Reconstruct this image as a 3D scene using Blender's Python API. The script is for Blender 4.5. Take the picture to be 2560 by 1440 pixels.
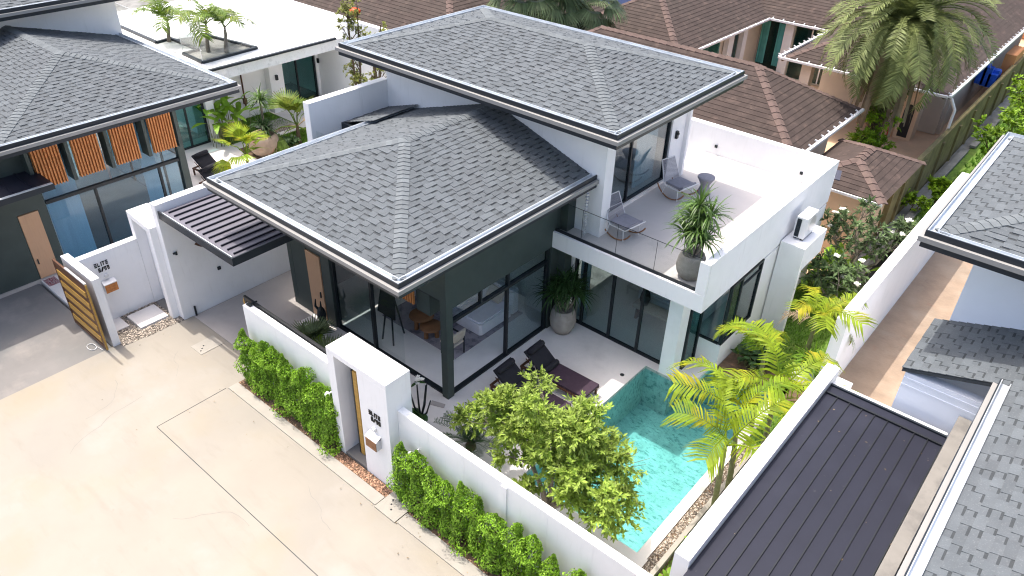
import bpy, bmesh, math, random
from mathutils import Vector, Matrix
random.seed(7)
for o in list(bpy.data.objects): bpy.data.objects.remove(o)
S = bpy.context.scene
COL = S.collection
R = math.radians
# ------------------------------------------------------------------ camera, sky, sun, exposure
cam = bpy.data.objects.new('camera', bpy.data.cameras.new('camera')); COL.objects.link(cam)
cr = Vector((0.76006801, 0.64931211, 0.02627531)); cd = Vector((0.38177829, -0.4134494, -0.82662261)); cf = Vector((-0.52587256, 0.63832074, -0.56214293))
cam.matrix_world = Matrix(((cr.x, -cd.x, -cf.x, 10.5), (cr.y, -cd.y, -cf.y, -10.2), (cr.z, -cd.z, -cf.z, 13.2), (0, 0, 0, 1)))
cam.data.sensor_width = 36; cam.data.lens = 26.81; cam.data.clip_end = 2000; cam.data.clip_start = .1
S.camera = cam
W = bpy.data.worlds.new('World'); S.world = W; W.use_nodes = True
bg = W.node_tree.nodes['Background']; sky = W.node_tree.nodes.new('ShaderNodeTexSky')
sky.sky_type = 'NISHITA'; sky.sun_disc = False; sky.sun_elevation = R(69.7); sky.sun_rotation = R(-91); sky.air_density = 1.0; sky.dust_density = 6.0
W.node_tree.links.new(sky.outputs[0], bg.inputs[0]); bg.inputs[1].default_value = .15
sun = bpy.data.objects.new('sun', bpy.data.lights.new('sun', 'SUN')); COL.objects.link(sun)
sun.data.energy = 2.0; sun.data.angle = R(.5); sun.data.color = (1, .94, .86)
sun.rotation_euler = Vector((.37, -.008, -1)).to_track_quat('-Z', 'Y').to_euler(); sun.location = (-10, 0, 30)
S.view_settings.view_transform = 'Standard'; S.view_settings.look = 'None'; S.view_settings.gamma = 1; S.view_settings.exposure = 1.25
S.render.engine = 'CYCLES'; S.cycles.filter_width = 1.15
S.cycles.max_bounces = 10; S.cycles.diffuse_bounces = 6; S.cycles.transparent_max_bounces = 16
# ------------------------------------------------------------------ materials
MATS = {}
def M(name, col, rough=.7, var=.08, vs=3., metal=0, bump=0, bs=60, tone=False, stain=None, streak=0, spec=.3, trans=0, scl=None):
    m = bpy.data.materials.new(name); m.use_nodes = True; MATS[name] = m
    t = m.node_tree; n = t.nodes; l = t.links.new; p = n['Principled BSDF']
    geo = n.new('ShaderNodeNewGeometry'); pos = geo.outputs['Position']
    if scl:
        mp = n.new('ShaderNodeMapping'); mp.inputs['Scale'].default_value = scl; l(pos, mp.inputs[0]); pos = mp.outputs[0]
    def noise(s, d=4, src=None):
        x = n.new('ShaderNodeTexNoise'); x.inputs['Scale'].default_value = s; x.inputs['Detail'].default_value = d; x.inputs['Roughness'].default_value = .6
        l(src or pos, x.inputs['Vector']); return x.outputs[0]
    def mix(fac, a, b, mode='MIX'):
        x = n.new('ShaderNodeMix'); x.data_type = 'RGBA'; x.blend_type = mode
        for i, v in ((0, fac), (6, a), (7, b)):
            if isinstance(v, (int, float)): x.inputs[i].default_value = v
            elif isinstance(v, tuple): x.inputs[i].default_value = (*v[:3], 1)
            else: l(v, x.inputs[i])
        return x.outputs[2]
    def ramp(src, lo, hi):
        x = n.new('ShaderNodeMapRange'); x.inputs[1].default_value = lo; x.inputs[2].default_value = hi; l(src, x.inputs[0]); return x.outputs[0]
    lo = tuple(c * (1 - var) for c in col); hi = tuple(min(1, c * (1 + var)) for c in col)
    c = mix(ramp(noise(vs), .3, .7), lo, hi)
    for st in (stain or []):
        sc, ss, a, b, amt = st[:5]; src = None
        if len(st) > 5:
            mp = n.new('ShaderNodeMapping'); mp.inputs['Scale'].default_value = st[5]
            if len(st) > 6: mp.inputs['Rotation'].default_value = (0, 0, st[6])
            l(geo.outputs['Position'], mp.inputs[0]); src = mp.outputs[0]
        f = ramp(noise(ss, 6, src), a, b)
        k = n.new('ShaderNodeMath'); k.operation = 'MULTIPLY'; l(f, k.inputs[0]); k.inputs[1].default_value = amt
        c = mix(k.outputs[0], c, sc)
    if tone:
        at = n.new('ShaderNodeAttribute'); at.attribute_name = 'tone'
        c = mix(1.0, c, at.outputs['Color'], 'MULTIPLY')
    l(c, p.inputs['Base Color']); p.inputs['Roughness'].default_value = rough; p.inputs['Metallic'].default_value = metal
    p.inputs['Specular IOR Level'].default_value = spec
    if bump:
        b = n.new('ShaderNodeBump'); b.inputs['Strength'].default_value = bump; b.inputs['Distance'].default_value = .02
        l(noise(bs, 5), b.inputs['Height']); l(b.outputs[0], p.inputs['Normal'])
    if trans:
        tr = n.new('ShaderNodeBsdfTranslucent'); l(c, tr.inputs[0]); mx = n.new('ShaderNodeMixShader'); mx.inputs[0].default_value = trans
        l(p.outputs[0], mx.inputs[1]); l(tr.outputs[0], mx.inputs[2]); l(mx.outputs[0], n['Material Output'].inputs[0])
    return m
def glassmat(name, tint, ior=1.5, rough=.0, bump=0, gain=1.0):
    m = bpy.data.materials.new(name); m.use_nodes = True; MATS[name] = m
    t = m.node_tree; n = t.nodes; l = t.links.new; n.remove(n['Principled BSDF'])
    tr = n.new('ShaderNodeBsdfTransparent'); tr.inputs[0].default_value = (*tint, 1)
    gl = n.new('ShaderNodeBsdfGlossy'); gl.inputs['Roughness'].default_value = rough
    fr = n.new('ShaderNodeFresnel'); gb = n.new('ShaderNodeNewGeometry'); mi = n.new('ShaderNodeMath'); mi.operation = 'MULTIPLY_ADD'
    mi.inputs[1].default_value = 1 / ior - ior; mi.inputs[2].default_value = ior; l(gb.outputs['Backfacing'], mi.inputs[0]); l(mi.outputs[0], fr.inputs[0])   # same reflectance on both faces of a pane
    k = n.new('ShaderNodeMath'); k.operation = 'MULTIPLY'; k.inputs[1].default_value = gain; k.use_clamp = True; l(fr.outputs[0], k.inputs[0])
    mx = n.new('ShaderNodeMixShader'); l(k.outputs[0], mx.inputs[0]); l(tr.outputs[0], mx.inputs[1]); l(gl.outputs[0], mx.inputs[2]); l(mx.outputs[0], n['Material Output'].inputs[0])
    if bump:
        ns = n.new('ShaderNodeTexNoise'); ns.inputs['Scale'].default_value = 3.5; ns.inputs['Detail'].default_value = 2
        g = n.new('ShaderNodeNewGeometry'); l(g.outputs['Position'], ns.inputs['Vector'])
        b = n.new('ShaderNodeBump'); b.inputs['Strength'].default_value = bump; b.inputs['Distance'].default_value = .05; l(ns.outputs[0], b.inputs['Height'])
        l(b.outputs[0], gl.inputs['Normal']); l(b.outputs[0], fr.inputs['Normal'])
    return m
grime = ((.45, .44, .40), 1.6, .55, .75, .22)
M('white_paint', (.85, .85, .86), .75, .02, 1.5, bump=.05, bs=25, stain=[((.62, .62, .60), .9, .52, .8, .25), ((.46, .46, .44), 2.2, .60, .85, .26, (3, 3, .3)), ((.55, .53, .49), 6, .58, .8, .2, (2, 2, .25))])
M('white_paint_shade_blue', (.78, .83, .92), .75, .02, 1.5)  # white wall paint with the bluish cast of shade put into its colour
M('white_cap', (.82, .82, .81), .7, .03, 2, stain=[((.42, .43, .43), 3.5, .52, .74, .5), ((.5, .5, .48), 12, .55, .72, .4)])
M('beam_grey', (.20, .19, .175), .8, .1, 2, stain=[((.12, .115, .11), 1.5, .5, .6, .6)])
M('fascia_white', (.27, .268, .262), .6, .03, 3)
M('dark_green_paint', (.048, .064, .060), .5, .1, 2)
M('black_metal', (.012, .014, .017), .45, .1, 5, spec=.4)
M('dark_gutter', (.02, .026, .034), .4, .1, 3)
M('gutter_metal', (.60, .64, .68), .45, .12, 2.5, metal=.55)
M('frame_dark', (.015, .020, .024), .4, .1, 5)
M('shingle', (.094, .107, .118), .9, .10, 3, bump=.35, bs=90, tone=True, stain=[((.105, .11, .12), .7, .5, .8, .35), ((.21, .21, .215), 40, .55, .75, .5)])
M('shingle_cap', (.122, .138, .148), .9, .10, 3, bump=.3, bs=90, tone=True, stain=[((.13, .13, .135), 30, .5, .75, .5)])
M('brown_shingle', (.055, .040, .035), .92, .16, 2, bump=.3, bs=60, tone=True, stain=[((.055, .045, .038), .35, .46, .75, .7), ((.20, .14, .115), 3, .55, .8, .45)])
M('brown_cap', (.115, .08, .07), .9, .15, 4, bump=.3, bs=50, tone=True, stain=[((.12, .09, .07), 3, .5, .75, .5)])
M('terrace_paving', (.50, .475, .462), .8, .05, 1.2, stain=[((.42, .40, .39), .8, .5, .75, .4)])
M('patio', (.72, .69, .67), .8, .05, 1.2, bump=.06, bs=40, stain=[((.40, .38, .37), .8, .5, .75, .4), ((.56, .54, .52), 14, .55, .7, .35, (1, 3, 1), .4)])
M('street', (.275, .252, .215), .85, .05, .6, bump=.08, bs=30, stain=[((.275, .235, .165), .35, .50, .70, .6), ((.235, .222, .20), .22, .46, .68, .6), ((.305, .288, .262), .5, .55, .7, .6), ((.165, .145, .12), 1.0, .56, .78, .30, (.6, 2.6, 1), .62), ((.18, .155, .125), 2.5, .60, .80, .28, (.5, 2, 1), .62), ((.12, .10, .08), 26, .70, .76, .6), ((.15, .12, .09), 3.2, .70, .76, .5)])
M('driveway', (.18, .172, .165), .85, .1, .8, bump=.08, bs=30, stain=[((.13, .14, .14), .5, .48, .72, .6), ((.32, .29, .26), .9, .52, .75, .5), ((.15, .14, .13), 5, .6, .75, .4, (.4, 2.5, 1), .5)])
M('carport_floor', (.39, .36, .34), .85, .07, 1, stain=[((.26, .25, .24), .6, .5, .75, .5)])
M('kerb', (.31, .29, .255), .85, .08, 2, stain=[((.30, .28, .25), 1.3, .55, .8, .5, (1, 3, 1))])
M('dirt', (.30, .225, .165), .95, .15, 1.5, bump=.4, bs=12, stain=[((.36, .30, .235), .8, .5, .7, .6), ((.33, .15, .09), 1.2, .62, .8, .6)])
M('soil', (.13, .09, .06), .95, .3, 6, bump=.6, bs=30, stain=[((.30, .17, .10), 8, .5, .7, .6)])
M('rubble', (.22, .13, .085), .95, .25, 9, bump=.3, bs=40, tone=True)
M('pebble', (.21, .18, .15), .85, .2, 9, tone=True)
M('tan_ground', (.64, .44, .29), .85, .08, .8, stain=[((.33, .24, .17), .5, .5, .75, .5)])
M('gray_concrete', (.20, .20, .19), .9, .2, 2, stain=[((.06, .06, .06), 1.2, .5, .75, .7)])
M('yellow_wall', (.19, .16, .075), .9, .2, 2, stain=[((.06, .05, .035), 1.5, .5, .75, .75)])
M('beige_wall', (.62, .47, .33), .8, .05, 2)
M('cream_wall', (.60, .54, .46), .8, .05, 2)
M('orange_wall', (.60, .27, .12), .8, .05, 2)
M('wood_slat', (.50, .20, .065), .5, .2, 4, scl=(6, 6, .8))
M('wood_door', (.50, .31, .19), .55, .08, 3, scl=(8, 8, .6), stain=[((.38, .22, .13), 3, .5, .75, .5)])
M('dark_wood', (.10, .045, .025), .5, .2, 5)
M('teak', (.27, .13, .06), .5, .2, 5)
M('aluminium', (.55, .56, .58), .35, .05, 3, metal=.6)
M('metal_roof', (.0135, .0148, .026), .5, .12, 1.2, spec=.3, stain=[((.025, .027, .042), .8, .5, .75, .7), ((.10, .10, .10), 9, .68, .76, .6), ((.3, .3, .3), 14, .77, .79, .9)])
M('metal_roof_light', (.10, .097, .122), .5, .06, 1.2, spec=.5, stain=[((.15, .14, .17), 2, .5, .75, .5)])
M('pool_tile', (.42, .45, .44), .6, .14, 2.5, bump=.1, bs=20, tone=True, stain=[((.10, .17, .17), 7, .53, .62, .7, (1, 2.2, 1), .5), ((.2, .27, .27), 16, .55, .65, .5), ((.60, .62, .60), 11, .56, .72, .5), ((.28, .33, .33), 1.6, .55, .8, .4)])
glassmat('water', (.53, .95, .945), 1.33, 0, .5, 1.3)
glassmat('glass', (.70, .79, .81), 1.55, 0, 0, 1.5)
glassmat('blue_glass', (.56, .72, .80), 1.5, 0, 0, 1.2)
glassmat('clear_glass', (.965, .98, .975), 1.45, 0, 0, .8)
glassmat('teal_glass', (.42, .66, .65), 1.5, 0, 0, 1.0)
M('curtain', (.80, .86, .92), .9, .06, 3, scl=(5, 5, .3))
M('teal_curtain', (.10, .36, .34), .9, .1, 3)
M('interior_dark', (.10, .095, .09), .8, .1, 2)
M('interior_wall', (.78, .76, .73), .85, .04, 2)
M('fabric_white', (.82, .81, .86), .95, .04, 6, bump=.15, bs=60)
M('fabric_dark', (.022, .022, .028), .95, .15, 8)
M('fabric_plum', (.050, .032, .048), .95, .12, 8)
M('fabric_grey', (.27, .265, .30), .95, .08, 12, bump=.2, bs=150)
M('rug', (.36, .33, .36), .95, .1, 4, stain=[((.15, .14, .17), 3.5, .5, .62, .8)])
M('cream_fabric', (.58, .52, .44), .95, .05, 8)
M('white_metal', (.72, .72, .73), .4, .03, 5)
M('pot_concrete', (.34, .315, .285), .9, .12, 5, bump=.3, bs=30, stain=[((.20, .18, .16), 3, .5, .75, .6)])
M('terracotta_pot', (.33, .25, .19), .9, .2, 4, bump=.4, bs=30, stain=[((.45, .16, .09), 2, .55, .7, .7), ((.2, .22, .17), 4, .5, .7, .5)])
M('grass_blade', (.13, .26, .03), .7, .35, 4, tone=True, trans=.25)
M('grass_ground', (.10, .18, .028), .95, .3, 5, stain=[((.14, .15, .04), 1.2, .5, .75, .6)])
M('leaf_hedge', (.23, .41, .032), .5, .25, 4, tone=True, trans=.42, spec=.4)
M('leaf_tree', (.30, .41, .07), .5, .25, 4, tone=True, trans=.42, spec=.4)
M('leaf_bright', (.20, .33, .02), .5, .25, 4, tone=True, trans=.35)
M('leaf_green', (.11, .18, .025), .5, .3, 3, tone=True, trans=.3, spec=.2, stain=[((.22, .22, .02), 1.5, .5, .7, .6)])
M('leaf_areca', (.21, .29, .016), .55, .3, 2.5, tone=True, trans=.35, spec=.2, stain=[((.42, .34, .02), 1.5, .50, .66, .75), ((.10, .21, .015), 1.1, .50, .66, .7)])
M('leaf_date', (.165, .20, .065), .55, .25, 3, tone=True, trans=.2)
M('leaf_dry', (.26, .20, .13), .9, .2, 5, tone=True, trans=.2)
M('leaf_fan', (.14, .19, .085), .5, .25, 3, tone=True, trans=.25)
M('leaf_strap', (.085, .16, .032), .42, .25, 4, tone=True, trans=.3, spec=.45)
M('leaf_dark', (.035, .080, .022), .5, .25, 4, tone=True, trans=.2)
M('leaf_olive', (.22, .24, .06), .6, .3, 4, tone=True, trans=.3)
M('leaf_plumeria', (.10, .155, .06), .5, .3, 4, tone=True, trans=.25)
M('flower', (.80, .79, .72), .8, .04, 5)
M('bark_grey', (.22, .19, .16), .9, .2, 12, bump=.5, bs=40)
M('bark_brown', (.11, .078, .05), .9, .25, 12, bump=.5, bs=40)
M('palm_trunk', (.17, .175, .075), .7, .25, 9, bump=.3, bs=20)
M('plastic_blue', (.02, .10, .55), .5, .3, 4)
M('orange_plastic', (.68, .075, .012), .4, .08, 3)
M('solar', (.02, .025, .05), .25, .1, 4, spec=.6)
M('blue_roof', (.16, .22, .42), .5, .1, 1)
M('far_roof', (.50, .46, .46), .6, .08, 1, scl=(1, 6, 1))
M('red_paint', (.45, .03, .02), .5, .1, 4)
M('mat_pattern', (.40, .33, .34), .95, .1, 4, stain=[((.25, .02, .03), 9, .48, .55, .9, (1, 9, 1)), ((.05, .05, .08), 12, .55, .6, .9, (1, 9, 1))])
M('shell', (.68, .68, .70), .35, .05, 5)
M('slat_gate', (.42, .25, .06), .55, .2, 4, scl=(.6, 6, 6))
M('letter_black', (.012, .012, .012), .5, .1, 5)
# ------------------------------------------------------------------ mesh helpers
OFF = {}
class MB:
    def __init__(s): s.v = []; s.f = []; s.t = []; s.sm = []
    def add(s, vs, fs, tone=1., smooth=False):
        b = len(s.v); s.v += [tuple(v) for v in vs]
        for f in fs: s.f.append(tuple(i + b for i in f)); s.t.append(tone); s.sm.append(smooth)
        return s
    def box(s, x0, x1, y0, y1, z0, z1, tone=1.):
        return s.add([(x0, y0, z0), (x1, y0, z0), (x1, y1, z0), (x0, y1, z0), (x0, y0, z1), (x1, y0, z1), (x1, y1, z1), (x0, y1, z1)],
                     [(0, 3, 2, 1), (4, 5, 6, 7), (0, 1, 5, 4), (1, 2, 6, 5), (2, 3, 7, 6), (3, 0, 4, 7)], tone)
    def prism(s, pts, z0, z1, tone=1.):
        n = len(pts)
        vs = [(x, y, z0) for x, y in pts] + [(x, y, z1) for x, y in pts]
        return s.add(vs, [tuple(range(n))[::-1], tuple(range(n, 2 * n))] + [(i, (i + 1) % n, n + (i + 1) % n, n + i) for i in range(n)], tone)
    def quad(s, a, b, c, d, tone=1.): return s.add([a, b, c, d], [(0, 1, 2, 3)], tone)
    def beam(s, a, b, w, h=None, up=(0, 0, 1), tone=1.):
        a = Vector(a); b = Vector(b); h = h or w; d = (b - a).normalized(); u = Vector(up)
        if abs(d.dot(u)) > .97: u = Vector((1, 0, 0))
        x = d.cross(u).normalized() * w / 2; y = x.cross(d).normalized() * h / 2
        return s.add([a - x - y, a + x - y, a + x + y, a - x + y, b - x - y, b + x - y, b + x + y, b - x + y],
                     [(0, 1, 2, 3), (7, 6, 5, 4), (0, 4, 5, 1), (1, 5, 6, 2), (2, 6, 7, 3), (3, 7, 4, 0)], tone)
    def tube(s, pts, rad, n=7, tone=1., caps=True):
        pts = [Vector(p) for p in pts]; k = len(pts)
        if not isinstance(rad, (list, tuple)): rad = [rad] * k
        vs = []; ref = None
        for i, p in enumerate(pts):
            d = (pts[min(i + 1, k - 1)] - pts[max(i - 1, 0)]).normalized()
            if ref is None: ref = Vector((1, 0, 0)) if abs(d.x) < .8 else Vector((0, 1, 0))
            x = (ref - d * ref.dot(d)).normalized(); ref = x; y = d.cross(x)
            for j in range(n):
                a = 2 * math.pi * j / n; vs.append(p + (x * math.cos(a) + y * math.sin(a)) * rad[i])
        fs = [(i * n + j, i * n + (j + 1) % n, (i + 1) * n + (j + 1) % n, (i + 1) * n + j) for i in range(k - 1) for j in range(n)]
        s.add(vs, fs, tone, True)
        if caps: s.add([vs[j] for j in range(n)], [tuple(range(n))[::-1]], tone); s.add([vs[(k - 1) * n + j] for j in range(n)], [tuple(range(n))], tone)
        return s
    def lathe(s, prof, c=(0, 0, 0), n=20, tone=1.):
        vs = [(c[0] + r * math.cos(2 * math.pi * j / n), c[1] + r * math.sin(2 * math.pi * j / n), c[2] + z) for r, z in prof for j in range(n)]
        k = len(prof); fs = [(i * n + j, i * n + (j + 1) % n, (i + 1) * n + (j + 1) % n, (i + 1) * n + j) for i in range(k - 1) for j in range(n)]
        return s.add(vs, fs, tone, True)
    def strip(s, pts, wid, up=(0, 0, 1), tone=1., fold=0.):
        pts = [Vector(p) for p in pts]; vs = []
        for i, p in enumerate(pts):
            d = (pts[min(i + 1, len(pts) - 1)] - pts[max(i - 1, 0)])
            x = d.cross(Vector(up)); x = x.normalized() if x.length > 1e-6 else Vector((1, 0, 0))
            w = wid[i] / 2; vs += [p - x * w, p + x * w]
        return s.add(vs, [(2 * i, 2 * i + 1, 2 * i + 3, 2 * i + 2) for i in range(len(pts) - 1)], tone)
    def mesh(s, name, mats, off=(0, 0, 0)):
        me = bpy.data.meshes.new(name); o = Vector(off)
        me.from_pydata([tuple(Vector(v) - o) for v in s.v], [], s.f)
        for m in (mats if isinstance(mats, (list, tuple)) else [mats]): me.materials.append(MATS[m])
        a = me.attributes.new('tone', 'FLOAT', 'FACE'); a.data.foreach_set('value', s.t)
        me.polygons.foreach_set('use_smooth', s.sm); me.update(); return me
    def build(s, name, mat, parent=None, base=None):
        off = OFF.get(parent.name, Vector()) if parent else Vector(base or (0, 0, 0))
        o = bpy.data.objects.new(name, s.mesh(name, mat, off)); COL.objects.link(o)
        if parent: o.parent = parent; OFF[o.name] = Vector(off)
        else: o.location = off; OFF[o.name] = Vector(off)
        return o
def tag(o, label, cat, group=None):
    o['label'] = label; o['category'] = cat
    if group: o['group'] = group
    return o
def thing(name, label, cat, loc=(0, 0, 0), group=None):
    o = bpy.data.objects.new(name, None); COL.objects.link(o); o.location = loc; o.empty_display_size = .3
    OFF[o.name] = Vector(loc); return tag(o, label, cat, group)
def struct(o, kind='structure'): o['kind'] = kind; return o
def dup(root, loc, rz=None, label=None, group=None, scale=None):
    def cp(o, par):
        c = o.copy(); COL.objects.link(c)
        if par: c.parent = par
        for ch in o.children: cp(ch, c)
        return c
    r = cp(root, None); r.location = loc
    if rz is not None: r.rotation_euler = (0, 0, rz)
    if scale: r.scale = scale
    if label: r['label'] = label
    if group: r['group'] = group
    return r
def ring(mb, rc, a, b, z0, z1, sides='NESW', ext=0.):
    x0, x1, y0, y1 = rc
    has = lambda c: c in sides
    def lo(side, d):   # inset coordinate for each side
        return {'W': x0 + d, 'E': x1 - d, 'S': y0 + d, 'N': y1 - d}[side]
    for c in sides:
        if c in 'SN':
            l0, l1 = (lo('W', a), lo('W', b)) if has('W') else (x0, x0); r0, r1 = (lo('E', a), lo('E', b)) if has('E') else (x1, x1)
            ya, yb = lo(c, a), lo(c, b); p = [(l0, ya), (r0, ya), (r1, yb), (l1, yb)]
            if c == 'N': p = p[::-1]
        else:
            l0, l1 = (lo('S', a), lo('S', b)) if has('S') else (y0, y0); r0, r1 = (lo('N', a), lo('N', b)) if has('N') else (y1, y1)
            xa, xb = lo(c, a), lo(c, b); p = [(xa, l0), (xa, r0), (xb, r1), (xb, l1)]
            if c == 'W': p = p[::-1]
        mb.prism(p, z0, z1)
# ------------------------------------------------------------------ shingles
def course(mb, O, U, V, poly, exp=.145, tooth=(.18, .38), gap=(.12, .22), lift=.019, lap=True, seed=1):
    rnd = random.Random(seed); O = Vector(O); U = Vector(U).normalized(); V = Vector(V).normalized(); N = U.cross(V)
    vmax = max(p[1] for p in poly); n = len(poly)
    def span(v):
        xs = []
        for i in range(n):
            (u0, v0), (u1, v1) = poly[i], poly[(i + 1) % n]
            if abs(v1 - v0) < 1e-9:
                if abs(v - v0) < 1e-6: xs += [u0, u1]
            elif min(v0, v1) - 1e-6 <= v <= max(v0, v1) + 1e-6: xs.append(u0 + (u1 - u0) * (v - v0) / (v1 - v0))
        return (min(xs), max(xs)) if xs else None
    P = lambda u, v, h: O + U * u + V * v + N * h
    row = 0
    while row * exp < vmax - 1e-4:
        v0 = row * exp; v1 = min(v0 + exp, vmax); a = span(v0 + 1e-5); b = span(v1 - 1e-5); row += 1
        if not a or not b: continue
        u = min(a[0], b[0]) - rnd.random() * .3; end = max(a[1], b[1]); tooth_next = True
        while u < end:
            w = rnd.uniform(*(tooth if tooth_next else gap)); e = u + w
            q = [max(a[0], min(a[1], u)), max(a[0], min(a[1], e)), max(b[0], min(b[1], e)), max(b[0], min(b[1], u))]
            if q[1] - q[0] > 1e-4 or q[2] - q[3] > 1e-4:
                if tooth_next or not lap:
                    t = rnd.choice((.90, .95, .99, 1.02, 1.05, 1.10)) * rnd.uniform(.98, 1.02)
                    A, B, C, D = P(q[0], v0, lift), P(q[1], v0, lift), P(q[2], v1, lift * .35), P(q[3], v1, lift * .35)
                    A0, B0, C0, D0 = P(q[0], v0, 0), P(q[1], v0, 0), P(q[2], v1, -.002), P(q[3], v1, -.002)
                    mb.add([A, B, C, D, A0, B0, C0, D0], [(0, 1, 2, 3), (4, 5, 1, 0), (5, 6, 2, 1), (7, 4, 0, 3)], t)
                else:
                    t = rnd.uniform(.90, 1.04); vm = v0 + (v1 - v0) * rnd.uniform(.66, .76); k = (vm - v0) / (v1 - v0)
                    m0 = q[0] + (q[3] - q[0]) * k; m1 = q[1] + (q[2] - q[1]) * k
                    mb.quad(P(q[0], v0, lift * .4), P(q[1], v0, lift * .4), P(m1, vm, lift * .22), P(m0, vm, lift * .22), t)
                    mb.quad(P(m0, vm, lift * .22), P(m1, vm, lift * .22), P(q[2], v1, 0), P(q[3], v1, 0), .46)
            u = e
            if lap: tooth_next = not tooth_next
def caps(mb, A, B, n1, n2, w=.15, exp=.16, lift=.03, seed=3, rounded=False):
    rnd = random.Random(seed); A = Vector(A); B = Vector(B); d = (B - A); L = d.length; d.normalize()
    def wing(nm):
        x = Vector(nm).normalized().cross(d).normalized()
        return x if x.z < 0 else -x
    w1, w2 = wing(n1), wing(n2); up = -(w1 + w2).normalized() if (w1 + w2).length > 1e-3 else Vector((0, 0, 1))
    if up.z < 0: up = -up
    n = max(1, int(L / exp)); e = L / n
    for i in range(n):
        t = rnd.uniform(.86, 1.12); a = A + d * (i * e) + up * lift; b = A + d * ((i + 1.12) * e) + up * lift * .45
        pa, pb = a + w1 * w, b + w1 * w; qa, qb = a + w2 * w, b + w2 * w
        dn = -up * lift * .8
        mb.add([a, b, pa, pb, qa, qb, a + dn, pa + dn, qa + dn, pb + dn, qb + dn],
               [(2, 0, 1, 3), (0, 4, 5, 1), (7, 6, 0, 2), (6, 8, 4, 0), (9, 7, 2, 3), (8, 10, 5, 4)], t)
def roof(parent, rc, fz, tanp, cut='', kind='grey', name='roof', gut='NESW', inset=.27, exp=.145, axis=None, seed=1, trim=True, soffit='white_paint', hw=None):
    """hip roof over rectangle rc (outer eave edge); 'cut' sides butt against a wall. parts: roof (shingles) > hip_cap, fascia, gutter"""
    x0, x1, y0, y1 = rc; sides = ''.join(c for c in 'NESW' if c not in cut)
    iN, iE, iS, iW = [(0 if c in cut else inset) for c in 'NESW']
    a0, a1, b0, b1 = x0 + iW, x1 - iE, y0 + iS, y1 - iN; zs = fz + .17 if trim else fz + .02
    wx, wy = a1 - a0, b1 - b0
    axis = axis or ('y' if wx <= wy else 'x'); half = (wx if axis == 'y' else wy) / 2 if hw is None else hw
    c = 1 / math.sqrt(1 + tanp * tanp); s_ = tanp * c; vm = half / c
    h = lambda side: 0 if side in cut else half
    mb = MB(); zr = zs + half * tanp
    kw = dict(exp=exp) if kind == 'grey' else dict(exp=exp, tooth=(.22, .36), gap=(.01, .02), lift=.022, lap=False)
    if axis == 'y':
        rS = (a0 + half, b0 + h('S'), zr); rN = (a0 + half, b1 - h('N'), zr); L = wy
        sl = {'E': ((a1, b0, zs), (0, 1, 0), (-c, 0, s_), [(0, 0), (L, 0), (L - h('N'), vm), (h('S'), vm)]),
              'W': ((a0, b1, zs), (0, -1, 0), (c, 0, s_), [(0, 0), (L, 0), (L - h('S'), vm), (h('N'), vm)]),
              'S': ((a0, b0, zs), (1, 0, 0), (0, c, s_), [(0, 0), (wx, 0), (half, vm)]),
              'N': ((a1, b1, zs), (-1, 0, 0), (0, -c, s_), [(0, 0), (wx, 0), (half, vm)])}
        hips = [((a0, b0), rS, 'SW', 'S'), ((a1, b0), rS, 'SE', 'S'), ((a0, b1), rN, 'NW', 'N'), ((a1, b1), rN, 'NE', 'N')]; rid = (rS, rN, 'EW')
    else:
        rS = (a0 + h('W'), b0 + half, zr); rN = (a1 - h('E'), b0 + half, zr); L = wx
        sl = {'S': ((a0, b0, zs), (1, 0, 0), (0, c, s_), [(0, 0), (L, 0), (L - h('E'), vm), (h('W'), vm)]),
              'N': ((a1, b1, zs), (-1, 0, 0), (0, -c, s_), [(0, 0), (L, 0), (L - h('W'), vm), (h('E'), vm)]),
              'E': ((a1, b0, zs), (0, 1, 0), (-c, 0, s_), [(0, 0), (wy, 0), (half, vm)]),
              'W': ((a0, b1, zs), (0, -1, 0), (c, 0, s_), [(0, 0), (wy, 0), (half, vm)])}
        hips = [((a0, b0), rS, 'SW', 'W'), ((a0, b1), rS, 'NW', 'W'), ((a1, b0), rN, 'SE', 'E'), ((a1, b1), rN, 'NE', 'E')]; rid = (rS, rN, 'NS')
    nor = {'E': (s_, 0, c), 'W': (-s_, 0, c), 'S': (0, -s_, c), 'N': (0, s_, c)}
    k = seed
    for side, (O, U, V, poly) in sl.items():
        if side in cut: continue
        course(mb, O, U, V, poly, seed=k, **kw); k += 1
        Ov, Uv, Vv = Vector(O), Vector(U), Vector(V); n = Vector(nor[side])
        mb.add([Ov + Uv * u + Vv * v - n * .012 for u, v in poly], [tuple(range(len(poly)))], .8)
    mb.box(a0 + .02, a1 - .02, b0 + .02, b1 - .02, fz + .02, fz + .05)
    rf = mb.build(name, 'shingle' if kind == 'grey' else 'brown_shingle', parent)
    cb = MB(); cw = .145 if kind == 'grey' else .17
    ce = .15 if kind == 'grey' else .30
    for (hx, hy), r, ns, side in hips:
        if side in cut: continue
        if any(q in cut for q in ns): continue
        caps(cb, (hx, hy, zs), r, nor[ns[0]], nor[ns[1]], cw, ce, seed=k, lift=.03 if kind == 'grey' else .045); k += 1
    if (Vector(rid[0]) - Vector(rid[1])).length > .2: caps(cb, rid[0], rid[1], nor[rid[2][0]], nor[rid[2][1]], cw, ce, seed=k, lift=.03 if kind == 'grey' else .06)
    cb.build('hip_cap', 'shingle_cap' if kind == 'grey' else 'brown_cap', rf)
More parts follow.
